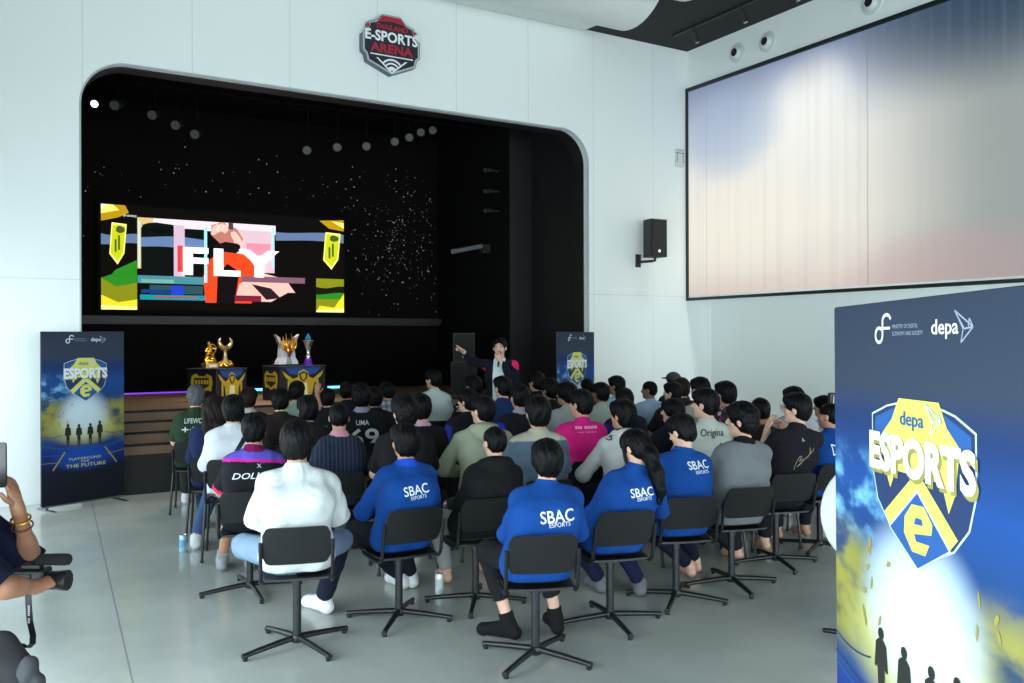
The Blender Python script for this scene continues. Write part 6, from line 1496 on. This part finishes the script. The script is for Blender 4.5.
# ------------------------------------------------------------------ audience
def stripes_mat():
    m, nt, b = newmat('pinstripe'); x, y, z, tc = xyz(nt)
    l = ((x + 2.0).mod(0.032) - 0.016).abs().lt(0.0035)
    nt.links.new(mixc(nt, l * 0.55, (26, 34, 54), (62, 84, 122)), b.inputs['Base Color']); b.inputs['Roughness'].default_value = 0.9; return m
def plaid_mat():
    m, nt, b = newmat('plaid'); x, y, z, tc = xyz(nt)
    a = ((x + 2.0).mod(0.07)).lt(0.035); c = ((z + 2.0).mod(0.07)).lt(0.035)
    c1 = mixc(nt, a * 0.6, (168, 178, 190), (60, 66, 82)); nt.links.new(mixc(nt, c * 0.55, c1, (52, 58, 76)), b.inputs['Base Color']); b.inputs['Roughness'].default_value = 0.9; return m
def floral_mat():
    m, nt, b = newmat('floral'); x, y, z, tc = xyz(nt)
    n = noise_x(nt, tc, 38, (1, 1, 1), 2); n2 = noise_x(nt, tc, 22, (1, 1, 1), 1)
    c1 = mixc(nt, n.ss(0.56, 0.6), (34, 30, 44), (176, 60, 96)); nt.links.new(mixc(nt, n2.ss(0.62, 0.66), c1, (170, 176, 190)), b.inputs['Base Color']); b.inputs['Roughness'].default_value = 0.9; return m
def jersey_purple():
    return None
only = None
for i, (pos, rz, top, base, cfg, label) in enumerate(PEOPLE):
    if only is not None and i not in only: continue
    cfg = dict(cfg); cfg['seed'] = i + 3
    seat = cfg.get('seat', 0.455)
    cfg['seat'] = seat
    cfg['s'] = max(0.90, min(1.03, (top[2] - seat) / 0.84))
    if cfg.pop('stripes', 0): cfg['shirtmat'] = stripes_mat()
    if cfg.pop('plaid', 0): cfg['shirtmat'] = plaid_mat()
    if cfg.pop('floral', 0): cfg['shirtmat'] = floral_mat()
    ft = cfg.get('feet')
    if ft: cfg['feet'] = tuple((max(-0.42, min(0.42, a)), max(0.12, min(0.64, b_))) for a, b_ in ft)
    if 'sock' not in cfg and 'shoes' not in cfg and base is None: cfg['shoes'] = random.choice([(225, 226, 228), (40, 40, 44), (90, 92, 96)])
    strap = cfg.pop('strap', 0)
    p, sk = seated((pos[0], pos[1], 0), rz, top, cfg)
    tag(p, label, 'person', 'seated audience')
    if strap:
        nb = sk['nb']; bt_ = [c for c in p.children if c.name.startswith('shirt')][0]
        vs_ = [v.co.copy() for v in bt_.data.vertices]; bt = BVHTree.FromPolygons(vs_, [tuple(f.vertices) for f in bt_.data.polygons])
        a, b_ = Vector((nb[0] + 0.13, 0, nb[2] - 0.02)), Vector((nb[0] - 0.03, 0, nb[2] - 0.30)); q0, q1 = [], []
        for k in range(15):
            c = a.lerp(b_, k / 14); nrm = Vector((0.9, 0, -0.45)).normalized() * 0.018
            for off, l in ((nrm, q0), (-nrm, q1)):
                h_ = bt.ray_cast(Vector((c.x + off.x, -1, c.z + off.z)), Vector((0, 1, 0))); l.append((h_[0] + Vector((0, -0.006, 0))) if h_[0] else Vector((c.x + off.x, -0.15, c.z + off.z)))
        MB().add([tuple(v) for v in q0 + q1] + [tuple(v + Vector((0, 0.005, 0))) for v in q0 + q1], [(k, k + 1, 16 + k, 15 + k) for k in range(14)] + [(30 + k, 45 + k, 46 + k, 31 + k) for k in range(14)]).build('strap', mat('strap_black', (20, 22, 30), 0.7), p, fixn=False)
    c = chair('star' if base is not None else 'four', (pos[0], pos[1], 0), rz, base or 0, seat - 0.01)
    who = label.replace('person ', '', 1)
    key = CHK.get(i)
    tag(c, key or ('black stacking chair under the ' + SHORT[i]), 'chair', 'black swivel chairs' if base is not None else 'black stacking chairs')

# ------------------------------------------------------------------ presenter
def stand_fig(root, rz, Ht, cfg, arms):
    s = cfg.setdefault('s', Ht / 1.75)
    hc = vec(0, 0.02, Ht - 0.115 * s); nb = vec(0, -0.01, Ht - 0.285 * s); pel = vec(0, 0, 0.94 * s)
    sk = dict(head=hc, nb=nb, pel=pel, hpR=vec(0.09, 0, 0.90 * s), hpL=vec(-0.09, 0, 0.90 * s), knR=vec(0.11, 0.03, 0.49 * s), knL=vec(-0.11, 0.03, 0.49 * s),
              anR=vec(0.13, -0.01, 0.09), anL=vec(-0.13, -0.01, 0.09))
    sk.update(arms(nb, s, hc)); cfg.setdefault('hunch', 0.0)
    return figure('person', root, rz, sk, cfg), sk
def mc_arms(nb, s, hc):
    shR = nb + vec(0.175, 0.0, -0.055); shL = nb + vec(-0.175, 0.0, -0.055)
    elR = shR + vec(0.17, 0.16, 0.06); wrR = elR + vec(0.05, 0.20, 0.12)
    elL = shL + vec(-0.06, 0.10, -0.25); wrL = hc + vec(-0.045, 0.20, -0.17)
    return dict(shR=shR, shL=shL, elR=elR, elL=elL, wrR=wrR, wrL=wrL)
MCR = (5.69, 9.77, 0); MCZ = R(138)
cfg = dict(h=0.008, seed=50, shirt=(24, 26, 38), panel=((222, 236, 238), 0.075), sh_patch=(236, 36, 108), sleeve='long', loose=0.03, hair='up', skin='light', yaw=R(4), pitch=-0.08, mouth=1, pants=(24, 25, 32), shoes=(40, 40, 44), topname='jacket', front=1,
           handR=dict(d=(0.5, 0.6, 0.5), n=(0, 0, 1), pose='point', curl=0.5), handL=dict(d=(0.3, 0.25, 0.9), n=(-0.2, 1, 0), curl=1.0), fold=0.002)
mc, msk = stand_fig(MCR, MCZ, 1.775, cfg, mc_arms)
tag(mc, 'person standing in a black jacket with pink shoulders, pointing and speaking into a microphone', 'person')
mic = empty('microphone', tuple(Matrix.Translation(MCR) @ Matrix.Rotation(MCZ, 4, 'Z') @ Vector((-0.030, 0.245, msk['head'][2] - 0.13))), MCZ); tag(mic, 'black handheld microphone held to the mouth of the standing speaker', 'microphone')
MB().tube([(0.0, 0.02, -0.11), (0, -0.045, 0.035)], [0.011, 0.015], 12).build('handle', mat('mic_black', (22, 22, 24), 0.4), mic, smooth=True)
MB().lathe([(0.006, -0.022), (0.02, -0.012), (0.024, 0.004), (0.018, 0.02), (0.005, 0.027)], 14, (0, -0.06, 0.06)).build('grille', mat('mic_mesh', (60, 62, 66), 0.4, metal=0.6), mic, smooth=True)

# ------------------------------------------------------------------ videographer at the left edge
VRT = (-0.133, 3.521, 0); VZ = R(-111)
def cam_arms(nb, s, hc):
    return dict(shR=vec(0.19, 0.02, 1.235), shL=vec(-0.165, 0.0, 1.215), elR=vec(0.179, 0.27, 0.985), wrR=vec(0.045, 0.33, 0.95), elL=vec(-0.215, 0.224, 0.956), wrL=vec(-0.092, 0.215, 1.195))
cfg = dict(h=0.008, seed=61, s=0.86, shirt=(15, 20, 44), sleeve='short', slen=0.97, loose=0.026, hair='medium', skin='tan', pants=(34, 35, 42), shoes=(60, 60, 64), elbow=0.05,
           handR=dict(d=(-0.75, 0.45, 0.12), n=(0.15, 0.2, 1), curl=0.75), handL=dict(d=(0.0, -0.25, 1.0), n=(0.2, 1, 0.3), curl=0.42, flip=1), pitch=-0.2, fold=0.003)
vg, vsk = stand_fig(VRT, VZ, 1.50, cfg, cam_arms)
tag(vg, 'person at the left edge in navy, raising a phone and holding a video camera', 'person')
wl = vsk['wrL']; el = vsk['elL']; dv_ = (el - wl) / np.linalg.norm(el - wl)
def bracelet(t_, r_, th, m, nm):
    c = wl + dv_ * t_; zx = Vector(dv_).to_track_quat('Z', 'Y').to_matrix().to_4x4(); zx.translation = Vector(c)
    pts = [zx @ Vector((r_ * math.cos(a), r_ * math.sin(a), 0)) for a in [2 * PI * i / 20 for i in range(21)]]
    MB().tube([tuple(p) for p in pts], th, 8, caps=False).build(nm, m, vg, smooth=True)
bracelet(0.055, 0.031, 0.0045, GOLD, 'bracelet'); bracelet(0.085, 0.034, 0.003, mat('bracelet_brown', (90, 50, 34), 0.5), 'bracelet')
ph_ = empty('phone', (0.036, 3.500, 1.35), R(-31)); tag(ph_, 'black phone held up in the raised hand at the left edge', 'phone')
MB().prism(rrect(0.072, 0.155, 0.010, 4), -0.004, 0.004).build('body', mat('phone_black', (18, 18, 20), 0.25), ph_)
MB().prism(rrect(0.066, 0.148, 0.008, 4), 0.0041, 0.0046).build('screen', mat('phone_glass', (26, 30, 36), 0.1), ph_)
MB().prism(rrect(0.028, 0.034, 0.006, 3, -0.016, 0.055), -0.0062, -0.0041).build('camera_bump', mat('phone_lens', (40, 42, 48), 0.2), ph_)
VC = empty('video_camera', (0.185, 3.410, 0.958), R(-31)); VC.scale = (0.82,) * 3; tag(VC, 'black camcorder with a ribbed lens and fuzzy microphone, held at the left edge', 'camera')
CB = mat('camera_black', (11, 11, 12), 0.45); Mx = Matrix.Rotation(R(90), 4, 'Y')
MB().box(-0.14, 0.0, -0.035, 0.05, -0.05, 0.045, bev=0.008).box(-0.10, -0.02, -0.02, 0.02, 0.045, 0.065, bev=0.004).build('body', CB, VC)
MB().lathe([(0.034, 0.0), (0.038, 0.01), (0.038, 0.03), (0.036, 0.032), (0.039, 0.036), (0.039, 0.06), (0.042, 0.064), (0.043, 0.09), (0.040, 0.093), (0.034, 0.088)], 28, M=Matrix.Translation((-0.002, 0, -0.005)) @ Mx).build('lens', CB, VC, smooth=True)
MB().lathe([(0.012, -0.03), (0.021, -0.02), (0.024, 0.0), (0.025, 0.09), (0.022, 0.105), (0.012, 0.112)], 20, M=Matrix.Translation((-0.01, 0, 0.082)) @ Mx).build('microphone', mat('mic_fur', (14, 14, 15), 0.9, bump=0.8, bscale=300), VC, smooth=True)
MB().tube([(-0.06, 0, 0.06), (-0.05, 0, 0.078), (-0.03, 0, 0.082)], 0.007, 8).box(-0.12, -0.05, -0.04, -0.035, -0.03, 0.03).build('mount', CB, VC)
def ribbon(pts, w, name, m, par):
    b = MB(); vs = []
    for i, p in enumerate(pts):
        vs += [(p[0] - w / 2, p[1], p[2]), (p[0] + w / 2, p[1], p[2]), (p[0] + w / 2, p[1] + 0.003, p[2]), (p[0] - w / 2, p[1] + 0.003, p[2])]
    fs = []
    for i in range(len(pts) - 1):
        for k in range(4): fs.append((4 * i + k, 4 * i + (k + 1) % 4, 4 * i + 4 + (k + 1) % 4, 4 * i + 4 + k))
    return b.add(vs, fs).build(name, m, par)
st_ = ribbon([(-0.055, -0.045, -0.03), (-0.05, -0.05, -0.09), (-0.045, -0.05, -0.16), (-0.035, -0.045, -0.22), (-0.045, -0.03, -0.26), (-0.075, -0.01, -0.285), (-0.11, 0.0, -0.27)], 0.026, 'strap', CB, VC)
vs, fs = marks('~marks', 0.075, 0.009)
MB().add([(-0.0475 + y, -0.0525, -0.13 + x) for x, y, z in vs], fs).build('strap_lettering', mat('strap_grey', (150, 152, 156), 0.6), st_, fixn=False)
bag = empty('shoulder_bag', (0.03, 3.30, 0.70), R(-31)); tag(bag, 'dark grey slouchy bag hanging at the hip of the camera holder', 'bag')
f = Field((-0.2, -0.12, -0.22), (0.22, 0.12, 0.30), 0.008); f.ell((-0.02, 0, -0.03), (0.15, 0.075, 0.17), 0.03); f.cap((-0.08, 0, 0.10), (0.03, 0, 0.02), 0.04, 0.06, 0.04); f.folds(0.006, 34, 9); sdf_obj('body', f, mat('bag_grey', (34, 34, 38), 0.8, noise=0.3, nscale=10), bag)
MB().tube([(-0.10, -0.02, 0.10), (-0.14, 0.0, 0.25), (-0.17, 0.04, 0.45)], 0.014, 8).build('strap', mat('bag_strap', (38, 39, 44), 0.8), bag, smooth=True)
f = Field((0.05, -0.1, -0.1), (0.24, 0.06, 0.14), 0.006); f.ell((0.125, -0.03, 0.02), (0.028, 0.03, 0.05), 0.01); f.ell((0.155, -0.03, -0.02), (0.03, 0.025, 0.03), 0.01); f.folds(0.005, 80, 3); sdf_obj('charm', f, mat('charm_grey', (56, 58, 62), 0.9), bag)

# ------------------------------------------------------------------ cans, table, far display
def can(loc, label, c1, c2):
    t = empty('drink_can', loc); tag(t, label, 'can')
    MB().lathe([(0.024, 0.0), (0.030, 0.008), (0.030, 0.128), (0.025, 0.142)], 24).build('body', mat(c1[0], c1[1], 0.3, metal=0.2), t, smooth=True)
    MB().lathe([(0.0302, 0.045), (0.0304, 0.05), (0.0304, 0.10), (0.0302, 0.105)], 24).build('label', mat(c2[0], c2[1], 0.4), t, smooth=True)
    b = MB(); b.lathe([(0.025, 0.141), (0.026, 0.146), (0.0245, 0.147), (0.023, 0.143)], 24); b.box(-0.008, 0.008, -0.012, 0.006, 0.144, 0.146); b.build('lid', SILV, t)
can((1.426, 7.722, 0), 'pale blue drink can standing on the open floor left of the jeans', ('can_blue', (160, 200, 216)), ('can_label_blue', (110, 164, 196)))
can((2.72, 5.52, 0), 'white drink can on the floor beside the bare foot of the black hooded sweatshirt wearer', ('can_white', (222, 228, 228)), ('can_label_grey', (190, 202, 200)))
t = empty('flip_top_table', (4.325, 3.268, 0), R(-31)); tag(t, 'white round table with its top tipped upright, half hidden behind the big banner', 'table')
b = MB(); b.lathe([(0.295, -0.012), (0.305, 0.0), (0.305, 0.008), (0.295, 0.014)], 48, (0, 0, 0), M=Matrix.Translation((0.04, 0, 0.765)) @ Matrix.Rotation(R(82), 4, 'X')); b.build('tabletop', mat('table_white', (196, 196, 188), 0.35), t, smooth=True)
MB().tube([(0.04, 0.06, 0.03), (0.04, 0.06, 0.78)], 0.028, 12).build('column', BLM, t, smooth=True)
for k in range(4):
    a = PI / 4 + PI / 2 * k; MB().tube([(0.04, 0.06, 0.05), (0.04 + 0.28 * math.cos(a), 0.06 + 0.28 * math.sin(a), 0.02)], [0.02, 0.014], 10).build('leg', BLM, t, smooth=True)
t = empty('monitor', (7.13, 5.74, 0), R(-31)); tag(t, 'black monitor on a tall stand, edge showing beside the big banner', 'monitor')
MB().box(-0.06, 0.60, 0, 0.05, 0.86, 1.235, bev=0.01).build('screen', mat('monitor_black', (22, 23, 25), 0.4), t)
MB().box(0.25, 0.29, 0.05, 0.09, 0.0, 1.0).box(0.05, 0.50, -0.12, 0.22, 0.0, 0.02).build('stand', mat('fixture_black', (30, 31, 33), 0.5), t)
MB().tube([(-0.02, -0.01, 1.2), (-0.03, -0.02, 1.1), (-0.01, -0.02, 1.0)], 0.006, 6).build('cable', mat('cable_white', (220, 222, 222), 0.5), t)

# ------------------------------------------------------------------ light and camera
w = bpy.data.worlds.new('World'); SC.world = w; w.use_nodes = True
w.node_tree.nodes['Background'].inputs[0].default_value = (0.55, 0.75, 0.9, 1); w.node_tree.nodes['Background'].inputs[1].default_value = 0.6
def spot(loc, tgt, e, ang, col):  # added warm fill with no fixture, brightening the trophies and steps
    l = bpy.data.lights.new('stage_fill_lamp', 'SPOT'); l.energy = e; l.spot_size = R(ang); l.spot_blend = 0.6; l.color = col; l.shadow_soft_size = 0.08
    o = bpy.data.objects.new('stage_fill_lamp', l); COL.objects.link(o); o.location = loc
    o.rotation_euler = (Vector(tgt) - Vector(loc)).to_track_quat('-Z', 'Y').to_euler()
spot((2.3, 11.6, 5.2), (3.4, 12.85, 1.4), 420, 34, (1.0, 0.86, 0.68))
spot((5.0, 11.6, 5.2), (3.6, 12.85, 1.4), 300, 34, (1.0, 0.88, 0.72))
spot((3.6, 11.5, 5.2), (2.0, 12.2, 0.7), 260, 75, (1.0, 0.82, 0.66))
cam = bpy.data.cameras.new('Camera'); co = bpy.data.objects.new('Camera', cam); COL.objects.link(co)
cam.sensor_width = 36.0; cam.lens = 880 / 1024 * 36.0; cam.shift_y = -(341.5 - 338.0) / 1024.0; cam.clip_start = 0.05
A_ = R(31); fwd = Vector((math.sin(A_), math.cos(A_), 0)); rt = Vector((math.cos(A_), -math.sin(A_), 0)); up = Vector((0, 0, 1)); ro_ = 0.003
cr = (rt - up * ro_).normalized(); cu = (up + rt * ro_).normalized()
M = Matrix((cr, cu, -fwd)).transposed().to_4x4(); M.translation = (0, 0, 1.78)
co.matrix_world = M
SC.camera = co
SC.view_settings.view_transform = 'Standard'; SC.view_settings.look = 'None'; SC.view_settings.gamma = 1.0; SC.view_settings.exposure = EXPO
SC.view_settings.use_curve_mapping = False
SC.cycles.use_denoising = True; SC.cycles.max_bounces = 7; SC.cycles.diffuse_bounces = 4; SC.cycles.glossy_bounces = 3
try: SC.cycles.denoiser = 'OPENIMAGEDENOISE'
except Exception: pass
